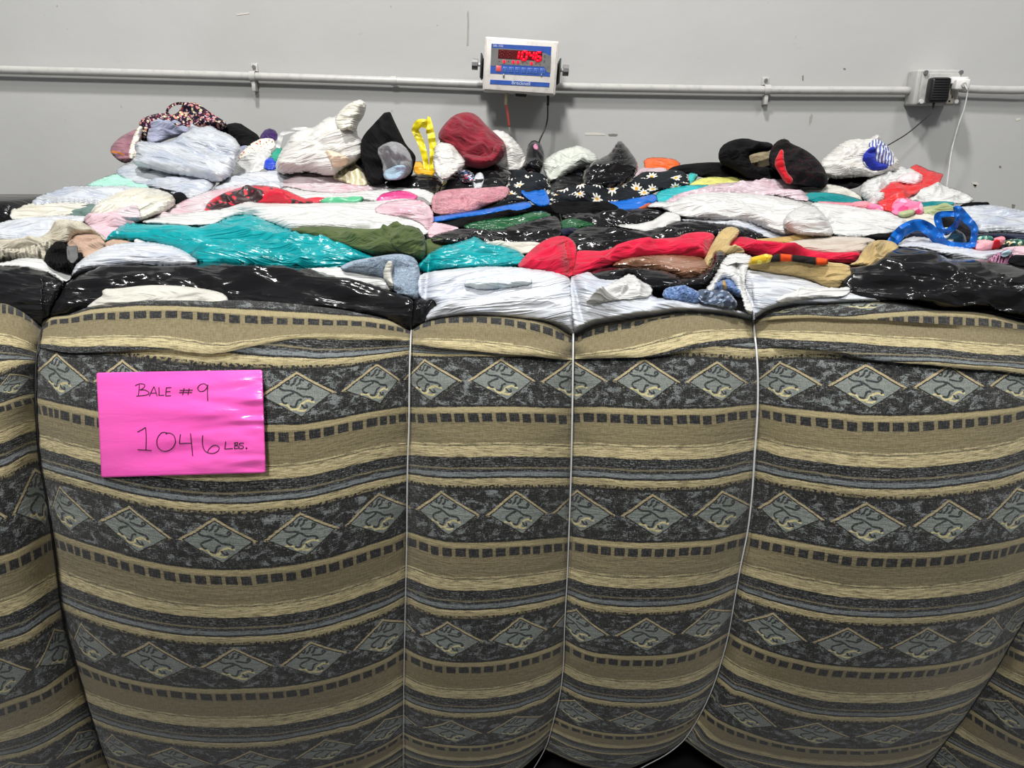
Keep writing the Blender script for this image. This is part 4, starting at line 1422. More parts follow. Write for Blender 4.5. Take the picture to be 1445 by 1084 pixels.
def soft(name, reg, poly, mat, label=None, cat=None, group=None, parent=None, Y=None, layer=0.0, t=None, tb=None,
         kind=None, amp=None, ang=0.0, dil=1.6, sharp=False, step=None, tuck=0.03, D=None, lean=0.12, rough_edge=0.0, on=None, lift=0.004):
    """One padded, creased piece (bag, garment or part of one) lying on the bale."""
    SEED[0] += 11.3
    seed = SEED[0]
    p = parse(reg, poly)
    p = chaikin(p, 0 if sharp else 1)
    if kind in ('film', 'crumple') and not rough_edge:
        rough_edge = 0.9
    # dilate a little so neighbours overlap
    area2 = (p[:, 0] * np.roll(p[:, 1], -1) - np.roll(p[:, 0], -1) * p[:, 1]).sum()
    if area2 < 0:
        p = p[::-1]
        area2 = -area2
    st = step or min(3.4, max(1.4, math.sqrt(area2 / 2 / 2400.0)))
    p = resample(p, st)
    tg = np.roll(p, -1, 0) - np.roll(p, 1, 0)
    nn = np.stack([tg[:, 1], -tg[:, 0]], 1) / (np.hypot(tg[:, 0], tg[:, 1])[:, None] + 1e-9)
    p = p + nn * dil
    if rough_edge:
        p = p + nn * np.array([noise.noise(Vector((q[0] * 0.35, q[1] * 0.35, seed))) * rough_edge for q in p])[:, None]
    x0, y0 = p.min(0)
    x1, y1 = p.max(0)
    gx, gy = np.meshgrid(np.arange(x0, x1, st), np.arange(y0, y1, st * 0.87))
    gx = gx + (np.arange(gx.shape[0]) % 2)[:, None] * st * 0.5
    q = np.stack([gx.ravel(), gy.ravel()], 1)
    q = q[inside(p, q)]
    if len(q):
        q = q[bdist(p, q) > st * 0.55]
    nb = len(p)
    pts = [Vector((a, b)) for a, b in np.vstack([p, q])]
    res = delaunay_2d_cdt(pts, [(i, (i + 1) % nb) for i in range(nb)], [], 1, 1e-5)
    vo, tris, orig = res[0], res[2], res[3]
    xy = np.array([tuple(v) for v in vo])
    d = bdist(p, xy)
    d[d < 1e-3] = 0
    h_px = y1 - y0
    if Y is None:
        if h_px < 1:
            h_px = 1
        Yv = BASE(xy[:, 1]) + tuck * (xy[:, 1] - y0) / h_px
    elif Y == 'up':
        yb = float(BASE(y1 - 3))
        Yv = yb - 0.015 + lean * (y1 - xy[:, 1]) / h_px
    else:
        Yv = Y[0] + (Y[1] - Y[0]) * (xy[:, 1] - y0) / h_px
    Yv = Yv - (0.0055 if Y is None else 0.012) * layer
    Ym = float(np.median(Yv))
    if on is not None:
        Yv = drape(on, xy, Yv) - lift
        Ym = float(np.median(Yv))
    mpp = Ym / F_PX
    dm = float(d.max())
    Dp = D if D else max(dm * 0.85, 3.0)
    tt = t if t is not None else (min(0.075, 0.62 * dm * mpp) if on is None else min(0.009, 0.3 * dm * mpp))
    tbb = tb if tb is not None else tt * (0.7 if Y is not None else 0.35)
    m = np.clip(d / Dp, 0, 1)
    m2 = np.clip(d / min(Dp, 9.0), 0, 1)
    dome = 0.55 * np.sqrt(np.maximum(0, 1 - (1 - m) ** 2)) + 0.45 * np.sqrt(np.maximum(0, 1 - (1 - m2) ** 2))
    low = np.clip((xy[:, 1] - (y1 - 0.5 * h_px)) / (0.45 * h_px + 1e-6), 0, 1)
    dome = np.maximum(dome, low * (0.0 if on is not None else 0.55 if Y == 'up' else 0.5)) * np.clip(d / 1.2, 0, 1)
    cr = np.ones(len(xy))
    if Y is None and on is None:
        for f in CREASES:
            cr *= 1 - 0.92 * np.exp(-np.abs(xy[:, 0] - f(xy[:, 1])) / 7.0)
        cr *= 1 - 0.92 * np.exp(-np.abs(xy[:, 0] - CREASE4(xy[:, 1])) / 7.0) * (xy[:, 1] > 372)
    if Y is None and on is None:
        lim = np.clip((hem_y(xy[:, 0]) + 4 - xy[:, 1]) / 62.0, 0.0, 1.0)
        cr = cr * lim
        Yv = np.maximum(Yv, 1.392 - 0.3 * lim)
    kd = kind or 'cloth'
    am = amp if amp is not None else {'film': 0.0082, 'crumple': 0.0105, 'cloth': 0.0135, 'plush': 0.0085}[kd]
    cx, cy = (x0 + x1) / 2, (y0 + y1) / 2
    C = P(cx, cy, Ym)
    n = (CAM - C).normalized()
    N = len(xy)
    iu, il = xy[:, 1] < cy - 0.2 * h_px, xy[:, 1] > cy + 0.2 * h_px
    ya = float(np.median(Yv[iu])) if iu.any() else Ym
    yb_ = float(np.median(Yv[il])) if il.any() else Ym
    T = (P(cx, cy + 0.3 * h_px, yb_ - 0.3 * tt) - P(cx, cy - 0.3 * h_px, ya + 0.15 * tt))
    vl = T.length / max(0.6 * h_px, 1e-3)
    Ns = T.cross(Vector((1, 0, 0))).normalized()
    if Ns.dot(n) < 0:
        Ns = -Ns
    Nf = (Ns * 0.8 + n * 0.2).normalized()
    uu, vv = (xy[:, 0] - cx) * mpp, (xy[:, 1] - cy) * vl
    size = min(1.0, max(0.4, dm * mpp / 0.022))
    hts = creases(uu, vv, kd, seed, ang, area2 / 2 * mpp * vl) * am * size
    V, UVs = [], []
    fade = np.minimum(1.0, d / max(2.5, min(8.0, dm * 0.5)))
    for i in range(N):
        u, v = uu[i], vv[i]
        hh = hts[i] * fade[i]
        V.append(P(xy[i, 0], xy[i, 1], Yv[i]) + n * (tt * dome[i] * cr[i]) + Nf * (hh * (0.55 + 0.45 * cr[i])))
        ca, sa = math.cos(ang), math.sin(ang)
        UVs.append((u * ca + v * sa + (seed * 0.37) % 3.1, -u * sa + v * ca + (seed * 0.53) % 2.7))
    onb = d == 0
    back = {}
    for i in range(N):
        if onb[i]:
            back[i] = i
        else:
            back[i] = len(V)
            V.append(P(xy[i, 0], xy[i, 1], Yv[i]) - n * (tbb * dome[i] + 0.001) - Vector((0, 0, 0.25 * tbb * dome[i])))
            UVs.append(UVs[i])
    F = []
    for tr in tris:
        a, b, c = tr
        F.append((a, c, b))
        bk = (back[a], back[b], back[c])
        if len(set(bk)) == 3 and not (onb[a] and onb[b] and onb[c]):
            F.append(bk)
    o = mesh_obj(name, V, F, mat, parent, UVs)
    # make the outer side face the viewer side
    me = o.data
    bm = bmesh.new()
    bm.from_mesh(me)
    bmesh.ops.recalc_face_normals(bm, faces=bm.faces)
    bm.to_mesh(me)
    bm.free()
    tag(o, label, cat, group)
    return o


def ribbon(name, reg, path, width, mat, Y, label=None, cat=None, parent=None, group=None, thick=0.0018, wave=0.012):
    """A strip of bag film following a path of close-up pixels."""
    pts = parse(reg, path)
    x, y, k = REG[reg]
    q = spline([Vector((a, b, 0)) for a, b in pts], 7)
    n = len(q)
    ws = width if isinstance(width, (list, tuple)) else [width] * len(pts)
    V, UVs = [], []
    m = 6
    for i, c in enumerate(q):
        tg = (q[min(i + 1, n - 1)] - q[max(i - 1, 0)]).normalized()
        nv = Vector((-tg.y, tg.x, 0))
        w = float(np.interp(i / (n - 1) * (len(ws) - 1), range(len(ws)), ws)) / k
        yy = Y if not isinstance(Y, (tuple, list)) else float(np.interp(i / (n - 1) * (len(Y) - 1), range(len(Y)), Y))
        for s in (0, 1):
            for j in range(m + 1):
                f = j / m - 0.5
                px, py = c.x + nv.x * w * f, c.y + nv.y * w * f
                bend = (0.25 - f * f) * 0.008 * w / 12 + noise.noise(Vector((px * .09, py * .12, yy))) * wave
                V.append(P(px, py, yy - bend - (0 if s == 0 else -thick)))
                UVs.append((i * 0.006, f * w * 0.002))
    F = []
    r = 2 * (m + 1)
    for i in range(n - 1):
        for j in range(m):
            a = i * r + j
            F.append((a, a + 1, a + 1 + r, a + r))
            b = i * r + m + 1 + j
            F.append((b, b + r, b + r + 1, b + 1))
        for j0, j1 in ((0, m + 1), (2 * m + 1, m)):
            F.append((i * r + j0, (i + 1) * r + j0, (i + 1) * r + j1, i * r + j1))
    for i in (0, n - 1):
        F.append(tuple(i * r + j for j in list(range(m + 1)) + list(range(2 * m + 1, m, -1))))
    o = mesh_obj(name, V, F, mat, parent, UVs)
    bm = bmesh.new()
    bm.from_mesh(o.data)
    bmesh.ops.recalc_face_normals(bm, faces=bm.faces)
    bm.to_mesh(o.data)
    bm.free()
    o.data.set_sharp_from_angle(angle=R(40))
    tag(o, label, cat, group)
    return o


# ---- materials of the goods
WB = plastic('white_bag', srgb(206, 206, 204), rough=0.36)
WBC = plastic('white_bag_cool', srgb(201, 204, 209), srgb(180, 187, 202), 0.25, rough=0.32)
WBG = plastic('clear_bag_grey', srgb(196, 200, 205), srgb(170, 178, 194), 0.35, rough=0.26, spec=0.6)
WBCR = plastic('clear_bag_cream', srgb(212, 209, 197), srgb(204, 198, 178), 0.3, rough=0.3)
WBP = plastic('clear_bag_pink', srgb(206, 193, 197), srgb(208, 168, 178), 0.35, rough=0.28)
WBPP = plastic('clear_bag_plush_pink', srgb(212, 182, 190), srgb(206, 156, 172), 0.4, rough=0.3)
WBPE = plastic('white_bag_peach', srgb(210, 208, 203), srgb(212, 194, 172), 0.05, rough=0.32)
BAGF = dict(kind='film')
TEAL = plastic('teal_bag', srgb(8, 152, 158), rough=0.24, crinkle=1.2, spec=0.55)
GREENB = plastic('green_bag', srgb(18, 82, 44), rough=0.2, spec=0.6)
BLUEB = plastic('blue_bag', srgb(16, 98, 188), rough=0.3, spec=0.4, crinkle=0.35)
BROWNB = plastic('brown_print_bag', srgb(126, 88, 66), srgb(172, 140, 124), 0.15, rough=0.22, spec=0.6)
REDF = plastic('red_film', srgb(206, 32, 36), srgb(224, 70, 64), 0.1, rough=0.3, crinkle=0.6)
YELB = plastic('yellow_film', srgb(226, 210, 36), rough=0.35, crinkle=0.5)
HOTP = plastic('hot_pink_bag', srgb(222, 66, 136), srgb(240, 130, 178), 0.2, rough=0.3)
MINTB = plastic('mint_bag', srgb(170, 222, 204), rough=0.3)
GRNPL = plastic('jade_film', srgb(84, 176, 130), srgb(150, 206, 176), 0.15, rough=0.3)
ORNG = plastic('orange_film', srgb(222, 96, 34), rough=0.4)
REDL = g_ = None


def lace(name, col, dk):
    g = G(name)
    uv = g.uv()
    d = g.voro(uv, 62.0, 'F1')
    net = g.step(d, 0.30, 0.42)
    where = g.step(g.noise(uv, 9.0, 1), 0.46, 0.52)
    return g.out(g.mix(g.mul(net, where), col, dk), 0.5, 0.0, g.bump(g.noise(g.scale(uv, (5, 30, 1)), 3.0, 3), 0.4, 0.01), coat=0.3)


REDLACE = lace('red_lace', srgb(204, 24, 50), srgb(40, 8, 14))
CREAM = cloth('cream_wool', srgb(198, 192, 174), srgb(174, 166, 148), 500, rib=0)
CREAMR = cloth('cream_rib', srgb(196, 189, 170), srgb(174, 166, 148), 500, rib=420.0)
BEIGE = cloth('beige_fleece', srgb(186, 158, 138), srgb(164, 136, 118), 700)
BLACKC = cloth('black_cloth', srgb(22, 22, 24), srgb(12, 12, 13), 700)
BLACKR = cloth('black_rib', srgb(24, 24, 26), srgb(12, 12, 13), 700, rib=800.0)
REDH = cloth('red_fleece', srgb(206, 22, 60), srgb(180, 16, 50), 800)
MAROON = cloth('maroon_fleece', srgb(136, 36, 50), srgb(112, 26, 40), 800)
OLIVE = cloth('olive_cotton', srgb(84, 98, 58), srgb(68, 82, 46), 800)
TANC = cloth('tan_cotton', srgb(192, 168, 116), srgb(168, 144, 96), 800)
KHAKI = cloth('khaki_cloth', srgb(146, 132, 104), srgb(112, 100, 78), 500)
PINKF = cloth('pink_plush', srgb(222, 160, 170), srgb(200, 132, 144), 300, fuzz=90.0)
PALEP = cloth('pale_pink_cloth', srgb(218, 188, 196), srgb(208, 168, 180), 700)
SALM = cloth('pink_rib', srgb(232, 150, 160), srgb(222, 120, 136), 600)
GREYK = cloth('grey_marl', srgb(150, 150, 152), srgb(120, 120, 124), 260)
LILAC = cloth('blue_grey_knit', srgb(160, 164, 186), srgb(132, 136, 160), 600)
PURPLE = cloth('purple_cloth', srgb(58, 30, 92))
ROYAL = cloth('royal_blue_cloth', srgb(40, 56, 170), srgb(30, 42, 140))
NAVY = cloth('navy_cloth', srgb(28, 34, 58), srgb(18, 22, 40))
PETROL = cloth('petrol_cloth', srgb(20, 76, 96), srgb(14, 50, 66))
BABYB = cloth('pale_blue_towel', srgb(172, 190, 208), srgb(156, 176, 198), 260, fuzz=140.0)
MAUVE = cloth('mauve_satin', srgb(158, 112, 122), srgb(120, 80, 92), 900, 0.45)
DENIM = spotted('blue_denim', srgb(92, 118, 162), [srgb(128, 152, 190), srgb(62, 84, 128)], 150.0, 0.42)
DENIM2 = spotted('worn_denim', srgb(72, 84, 104), [srgb(120, 136, 160), srgb(44, 52, 66), srgb(150, 164, 184)], 75.0, 0.4)
SAGE = cloth('sage_cloth', srgb(176, 186, 144), srgb(156, 168, 122))
LIME = cloth('yellow_green_cloth', srgb(216, 214, 122), srgb(190, 190, 96))
AQUA = cloth('aqua_cloth', srgb(60, 178, 174), srgb(34, 150, 150))
TEALC = cloth('teal_cloth', srgb(18, 140, 142), srgb(12, 118, 122))
SLATE = cloth('slate_green_cloth', srgb(104, 128, 122), srgb(84, 106, 100))
IVORY = cloth('ivory_cloth', srgb(206, 204, 194), srgb(192, 190, 180))
STONE = cloth('stone_cloth', srgb(196, 186, 174), srgb(184, 172, 158))
SAND = cloth('sand_cloth', srgb(196, 166, 106), srgb(172, 140, 84))
FLORAL = spotted('dark_floral', srgb(34, 28, 44), [srgb(214, 140, 130), srgb(226, 214, 170), srgb(128, 44, 66), srgb(196, 160, 176)], 62.0, 0.34)
WFLOR = spotted('cream_floral', srgb(234, 226, 212), [srgb(196, 74, 66), srgb(220, 168, 150), srgb(120, 110, 70)], 70.0, 0.27)
LEAFP = spotted('leaf_print', srgb(32, 70, 66), [srgb(196, 214, 182), srgb(232, 200, 150), srgb(70, 140, 120)], 80.0, 0.40)
TEALP = spotted('teal_print', srgb(60, 128, 116), [srgb(176, 214, 190), srgb(28, 60, 66)], 80.0, 0.36)
MULTI = spotted('bright_print', srgb(26, 28, 60), [srgb(214, 52, 70), srgb(90, 140, 200), srgb(220, 220, 230)], 60.0, 0.4)
DAISY = daisies('daisy_print', srgb(30, 34, 38))
FLOWP = spotted('pink_flower_print', srgb(240, 122, 160), [srgb(250, 178, 200), srgb(228, 70, 124)], 34.0, 0.40)
STRIPE = striped('blue_stripe', srgb(226, 228, 236), srgb(96, 108, 168), 120.0, 0.45)
REDPK = striped('red_pink_stripe', srgb(200, 26, 44), srgb(236, 168, 176), 15.0, 0.5, wob=0.01)
PINKR = cloth('pink_lilac_knit', srgb(216, 150, 184), srgb(196, 128, 166), 500, rib=900.0)
ORPR = striped('orange_black_print', srgb(224, 78, 28), srgb(30, 26, 24), 15.0, 0.3)
YELW = cloth('amber_cloth', srgb(236, 172, 22), srgb(214, 140, 10))
WGREEN = plastic('white_green_print_bag', srgb(198, 202, 192), srgb(122, 132, 74), -0.12, rough=0.34, tscale=22.0)
GBAG = 'filled plastic bags packed on top of the bale'
GCLO = 'loose clothes packed on top of the bale'


def bag(reg, poly, mat, label, **kw):
    kw.setdefault('kind', 'film')
    return soft(kw.pop('name', 'plastic_bag'), reg, poly, mat, label, 'bag', GBAG, **kw)


def wear(name, reg, poly, mat, label, cat='clothing', **kw):
    return soft(name, reg, poly, mat, label, cat, GCLO, **kw)


# ===================== back left pile
o = wear('floral_dress', 'A', '712,188 752,162 828,146 856,160 910,150 940,92 1000,94 1050,130 1100,165 1145,190 1152,212 1118,228 1080,232 1040,230 990,225 960,250 900,260 800,250 770,262 748,285 716,275 720,215',
         FLORAL, 'dark floral print garment topping the left pile, with a loop strap', Y='up', layer=-2, t=0.05, lean=0.06)
ribbon('shoulder_strap', 'A', '862,158 852,136 866,112 895,97 930,94 965,100', 15, FLORAL, 2.18, parent=o)
o = wear('satin_garment', 'A', '560,330 600,280 650,250 704,226 722,250 706,300 690,340 672,384 632,396 590,368', MAUVE, 'mauve satin garment sticking out at the far left of the pile', Y='up', t=0.04, layer=-1)
ribbon('orange_piping', 'A', '564,340 590,342 618,350 632,358', 9, cloth('orange_trim', srgb(190, 112, 40)), float(BASE(228)) - 0.075, parent=o)
soft('trim_band', 'A', '690,250 712,212 724,216 712,262 696,300 700,340 690,372 668,378 660,352 668,312', WFLOR, parent=o, t=0.02, on=o)
wear('folded_sweater', 'A', '745,178 800,166 900,178 972,200 968,244 880,262 800,292 760,296 750,255 762,228', LILAC, 'blue grey folded sweater under the dark floral garment', Y='up', layer=2, t=0.05, ang=0.15, amp=0.013)
wear('black_shirt', 'A', '1112,232 1150,206 1215,195 1260,225 1322,265 1312,296 1270,312 1215,300 1185,262', BLACKC, 'black top at the back between the floral garment and the purple cloth', Y='up', layer=-1)
soft('grey_lining', 'A', '1180,262 1225,296 1272,308 1262,335 1218,345 1190,320', LILAC, 'blue grey cloth tucked below the black top at the back', 'clothing', GCLO, Y='up', layer=-1)
bag('A', '684,306 716,290 800,302 880,292 930,250 968,240 976,195 990,212 1022,222 1070,210 1110,236 1182,262 1216,306 1227,342 1198,370 1196,422 1160,474 1100,495 1030,470 900,452 760,420 700,410 676,388 704,352', WBG,
    'big round clear grey bag in the left pile below the floral garment', ang=0.5, t=0.06, Y='up', lean=0.20, layer=2)
bag('A', '588,446 640,402 730,405 850,398 950,412 1020,446 1086,428 1104,492 1062,542 984,578 900,560 800,520 700,500 640,470', WBG, 'clear bag lying under the big round clear grey bag on the left', layer=2, ang=0.1)
bag('A', '425,524 520,478 600,452 690,446 760,466 830,500 780,522 600,526', MINTB, 'mint green bag near the left edge of the pile', layer=1)
wear('black_cloth', 'A', '800,524 880,534 965,574 922,606 900,612 870,552', BLACKC, 'small black cloth peeking between the cream bag and the clear bags', layer=1)
bag('A', '158,604 228,556 290,545 350,516 460,520 600,516 720,522 660,538 570,586 480,616 300,606 190,626', WBG, 'streaky clear bag at the left edge under the mint bag', layer=1, rough_edge=2.0)
bag('A', '50,644 90,636 160,604 190,618 300,600 490,608 440,640 352,664 250,670 72,690', WBCR, 'frayed ivory bag at the left edge with a ragged corner', layer=1, rough_edge=2.5)
wear('green_grey_cloth', 'A', '340,668 400,624 470,610 492,620 478,650 456,672', SLATE, 'slate green cloth peeking out left of the cream bag', layer=2)
pc = bag('A', '456,672 490,610 570,566 640,534 720,524 800,536 870,556 898,602 850,640 790,664 720,694 640,704 560,690', WBCR, 'puffy clear bag of cream clothes left of the red lace', layer=2, t=0.07, ang=-0.7)
soft('pink_lining', 'A', '520,664 600,640 690,612 706,640 722,694 640,704 570,690', WBP, 'pale pink flap of film at the foot of the puffy cream bag', 'bag', GBAG, kind='film', on=pc)
bag('A', '-60,716 0,708 60,690 250,672 350,668 470,676 400,705 330,712 262,756 210,790 -60,796', WBC, 'pale blue tinted white bag above the cream sweater', layer=2)
wear('pink_shirt', 'A', '420,684 500,660 590,684 710,708 640,716 572,762 545,800 500,760 450,710', PALEP, 'pale pink cloth left of the big teal bag', layer=2)
o = wear('cream_sweater', 'A', '-60,800 0,792 200,786 250,755 310,700 400,694 470,738 532,775 538,802 500,764 440,760 372,770 345,800 300,800 252,836 232,888 222,908 120,884 -60,900', CREAM, 'cream wool sweater with ribbed hem at the left edge', layer=4, t=0.05)
soft('ribbed_hem', 'A', '-60,842 0,836 110,842 200,812 262,800 250,840 226,905 120,886 0,894 -60,898', CREAMR, parent=o, kind='cloth', on=o)
wear('beige_hoodie', 'A', '345,804 370,766 440,754 492,744 520,790 538,816 500,848 420,880 396,856 356,828', BEIGE, 'beige fleece bundled beside the black knit hat', layer=6)
wear('beige_hood', 'A', '518,836 545,800 580,780 650,794 676,810 640,822 590,828', BEIGE, 'beige fleece edge just below the big teal bag', layer=5)
o = wear('knit_hat', 'A', '228,892 245,840 300,793 346,826 360,880 410,854 422,876 384,912 366,958 300,948 250,924', BLACKR, 'black ribbed knit hat with a grey tag at front left', 'hat', layer=8, t=0.05)
soft('grey_tag', 'A', '345,826 392,826 392,882 368,906 348,886', paint('grey_label', srgb(96, 96, 96), 0.8), parent=o, t=0.006, sharp=True, amp=0.001, on=o)
bag('A', '-40,920 30,908 110,884 200,884 252,926 330,952 368,970 334,1000 290,975 250,950 150,930 -40,930', WB, 'small white bag edge above the left black bag', layer=7, rough_edge=2)
# ===================== teal and front left
bag('E', '148,342 158,330 177,315 200,318 249,318 280,323 299,317 321,307 352,301 371,311 406,324 447,333 494,350 533,364 520,370 494,374 476,380 420,380 300,378 280,372 258,354 222,344 200,341 166,337', TEAL,
    'long shiny teal bag across the left half of the bale', layer=3, t=0.06, ang=0.12, amp=0.011)
wear('black_scrap', 'A', '1284,662 1310,656 1360,694 1330,700', BLACKC, 'tiny black cloth on the back edge of the long teal bag', layer=6)
o = bag('A', '368,976 372,948 400,905 470,860 560,820 660,808 740,802 860,820 932,845 1020,908 950,928 700,924 640,930 500,940 430,952', WBC, 'smooth grey white bag at front left, below the long teal bag', layer=6, t=0.06, amp=0.004)
soft('film_corner', 'A', '690,808 690,786 716,796 750,808', WB, parent=o, layer=9)
lb = bag('E', '62,462 70,446 82,420 92,405 108,392 138,379 178,377 195,376 250,377 294,370 360,374 400,377 433,381 476,390 516,399 550,409 582,421 584,448 582,470 545,462 480,452 430,444 380,438 330,436 300,440 250,440 200,440 150,444 110,452 80,460', BLK,
    'long crinkled black bag at the front left edge, above the pink sign', layer=8, t=0.06, amp=0.013, ang=0.12)
o = bag('E', '-60,376 0,376 33,376 61,382 80,393 91,400 80,420 68,442 62,462 40,446 20,436 0,430 -60,428', BLK, 'black bag bulging at the front left corner beside the wire', layer=9, t=0.07, amp=0.007, ang=0.3)
wear('ivory_sheet', 'E', '120,437 136,424 147,418 145,409 165,409 205,404 240,404 272,407 300,411 318,417 322,428 300,434 250,436 180,438', IVORY, 'ivory sheet showing through the torn long black bag', t=0.02, amp=0.003, on=lb)
bag('E', '300,268 316,256 332,246 360,244 402,240 412,246 400,262 396,272 340,266 310,271', WBC, 'flat bluish clear bag above the red lace on the left', layer=1)
bag('A', '740,696 800,670 900,614 970,578 1060,545 1200,512 1330,500 1445,516 1300,520 1180,540 1070,600 1045,645 960,664 800,698', WBP, 'pinkish clear bag left of the red lace', layer=2)
wear('lace_top', 'A', '1044,646 1060,602 1130,560 1230,525 1330,511 1440,532 1520,570 1612,602 1500,606 1380,598 1250,594 1180,628 1100,644', REDLACE, 'bright red lace garment in the left middle of the bale', layer=5, t=0.04)
wear('red_scrap', 'B', '255,604 300,580 380,576 400,590 350,604', REDLACE, 'small red lace end beside the jade green film', layer=4)
wear('green_film', 'B', '362,602 392,580 480,586 530,574 592,573 570,602 450,608', GRNPL, 'twisted jade green film in the left middle', 'bag', layer=5)
bag('B', '168,512 185,482 240,448 300,432 380,436 420,452 500,490 562,508 700,500 770,528 700,545 600,560 480,560 350,556 320,540 230,520', WBP, 'clear pinkish bag below the white peaked bag', layer=2)
bag('B', '165,520 320,548 480,556 640,540 760,524 900,536 952,562 942,606 880,560 780,560 720,570 650,592 590,582 480,592 370,594 318,586 250,598 190,572', WB, 'thin white bag above the jade green film', layer=3)
bag('B', '648,606 676,560 750,543 822,545 872,576 800,594 700,610', HOTP, 'hot pink bag left of the wire in the middle', layer=6)
o = bag('E', '196,315 222,308 290,298 318,296 346,285 368,288 400,288 440,288 500,287 540,284 572,279 596,288 606,304 610,314 602,332 586,328 560,325 500,327 440,327 412,328 390,318 371,311 352,302 321,307 299,318 250,317', WB,
        'long white bag with fine streaks behind the big teal bag', layer=4, t=0.05, amp=0.007)
soft('pink_plush_filling', 'B', '640,640 690,606 800,588 890,590 935,635 945,690 925,745 885,700 800,668 700,656', WBPP, parent=o, kind='film', label='pale pink plush showing through', on=o)
wear('pink_scrap', 'B', '915,768 935,702 1000,712 1090,736 1000,750 945,776', PALEP, 'pale pink cloth just right of the first wire', layer=5)
o = wear('olive_trousers', 'B', '205,745 270,724 400,719 500,730 650,740 740,724 800,717 850,724 892,760 908,825 892,888 860,892 800,868 660,874 560,838 400,784', OLIVE, 'olive green trousers folded behind the big teal bag', layer=5, t=0.06, ang=0.2)
soft('gathered_cuff', 'B', '728,745 790,722 850,728 890,764 905,825 890,880 850,872 790,850 735,820', OLIVE, parent=o, kind='cloth', amp=0.012, ang=-0.6, on=o)
wear('olive_cloth', 'B', '900,880 902,792 960,784 1118,794 1070,814 1000,824 950,846', OLIVE, 'olive green cloth just right of the first wire', layer=4)
bag('B', '865,958 878,902 950,848 1000,824 1060,812 1128,788 1156,770 1192,800 1262,820 1415,856 1384,936 1200,942 1050,946', TEAL, 'smaller teal bag right of the first wire', layer=6, t=0.05, amp=0.010, ang=-0.15)
o = wear('pale_blue_towel', 'B', '460,940 520,904 600,889 740,866 800,868 852,888 874,950 874,1050 866,1100 800,1072 740,1045 716,1010 680,972 560,952', BABYB, 'pale blue towel bulging beside the first wire at the front', 'towel', layer=11, t=0.06)
soft('lace_trim', 'B', '690,975 712,900 738,905 726,960 742,1040 722,1030', IVORY, parent=o, t=0.01, kind='plush', amp=0.004, on=o)
bag('B', '270,944 400,934 480,934 600,945 686,968 724,1020 745,1052 600,1018 450,984', WB, 'white bag edge lying on the long black bag left of the towel', layer=12)
bag('E', '581,466 581,432 588,420 604,417 628,417 618,430 604,446 598,462', BLK, 'small black bag squeezed against the first wire at the front', layer=8, t=0.03)
o = bag('E', '592,424 590,392 600,386 640,381 690,377 735,379 767,382 792,388 804,394 808,415 809,440 810,482 792,476 759,466 726,462 671,460 624,462 601,462 604,442 622,428', WBC, 'white bag at the front left of the middle wire', layer=10, t=0.07, amp=0.008, ang=-0.25)
soft('tinted_fold', 'B', '1080,1010 1200,985 1320,975 1440,985 1445,1010 1330,1030 1180,1040', plastic('aqua_tint_film', srgb(222, 232, 236), srgb(190, 222, 228), 0.3), parent=o, t=0.01, kind='film', on=o)
# ===================== back middle
wear('floral_shirt', 'A', '1212,374 1250,330 1310,281 1388,274 1400,300 1390,322 1310,342 1250,368', WFLOR, 'cream shirt with small red flowers at the back left', Y='up')
wear('purple_cloth', 'A', '1326,268 1362,222 1412,240 1404,290 1340,276', PURPLE, 'small purple cloth at the back left', Y='up', layer=-1)
bag('A', '1160,466 1215,380 1310,340 1384,328 1376,372 1342,432 1250,455', WB, 'crumpled white bag in front of the cream flowered shirt', kind='crumple', layer=2)
wear('dark_knit', 'B', '60,372 100,360 120,376 90,420 66,420', spotted('dark_mixed', srgb(60, 52, 66), [srgb(200, 180, 190), srgb(30, 30, 40)], 60), 'dark mixed cloth behind the small blue bag', layer=1)
bag('B', '82,386 120,370 143,395 143,428 86,432', plastic('royal_film', srgb(24, 66, 190)), 'small royal blue bag beside the white peaked bag', layer=4)
wear('green_cloth', 'B', '110,372 150,320 174,325 150,398', cloth('sea_green_cloth', srgb(52, 158, 132)), 'sea green cloth left of the white peaked bag', Y='up', layer=1)
o = bag('B', '140,434 160,360 212,285 232,252 300,224 346,220 400,170 448,168 470,140 530,92 572,78 598,95 590,150 556,190 548,240 556,266 580,284 586,350 552,385 520,400 470,430 430,464 300,436 280,444 190,450', WBPE,
        'large white knotted bag rising to a peak at the back left', Y='up', t=0.11, ang=-0.35, amp=0.010, lean=0.15, layer=2)
ribbon('tied_handle', 'B', '152,320 168,262 192,240 250,228 330,226', 24, WB, float(BASE(236)) + 0.02, parent=o)
soft('twisted_top', 'B', '448,200 452,160 500,108 560,80 596,96 588,150 556,192 545,240 510,220 480,230', plastic('ivory_film', srgb(226, 222, 208), rough=0.35), parent=o, Y=(float(BASE(236)) - 0.04, float(BASE(236)) - 0.09), t=0.04, kind='crumple', amp=0.006, on=o)
soft('peach_filling', 'B', '395,330 450,345 520,380 500,405 440,420 420,380', plastic('peach_film', srgb(228, 206, 180)), parent=o, kind='film', t=0.012, on=o)
wear('knitted_blanket', 'B', '420,468 455,426 530,394 572,400 602,450 622,504 560,510 500,494', striped('cream_cable_knit', srgb(232, 224, 196), srgb(192, 184, 150), 62.0, 0.4, wob=0.02), 'cream cable knit below the white peaked bag', layer=6, t=0.04)
hd = wear('black_hoodie', 'B', '578,292 600,250 640,208 715,126 742,190 780,266 802,310 842,350 852,378 838,424 832,460 762,482 700,478 690,505 618,505 600,430 576,360', BLACKC, 'black hoodie standing up in a pointed peak at the back', Y='up', t=0.08, lean=0.13, ang=1.0, amp=0.014)
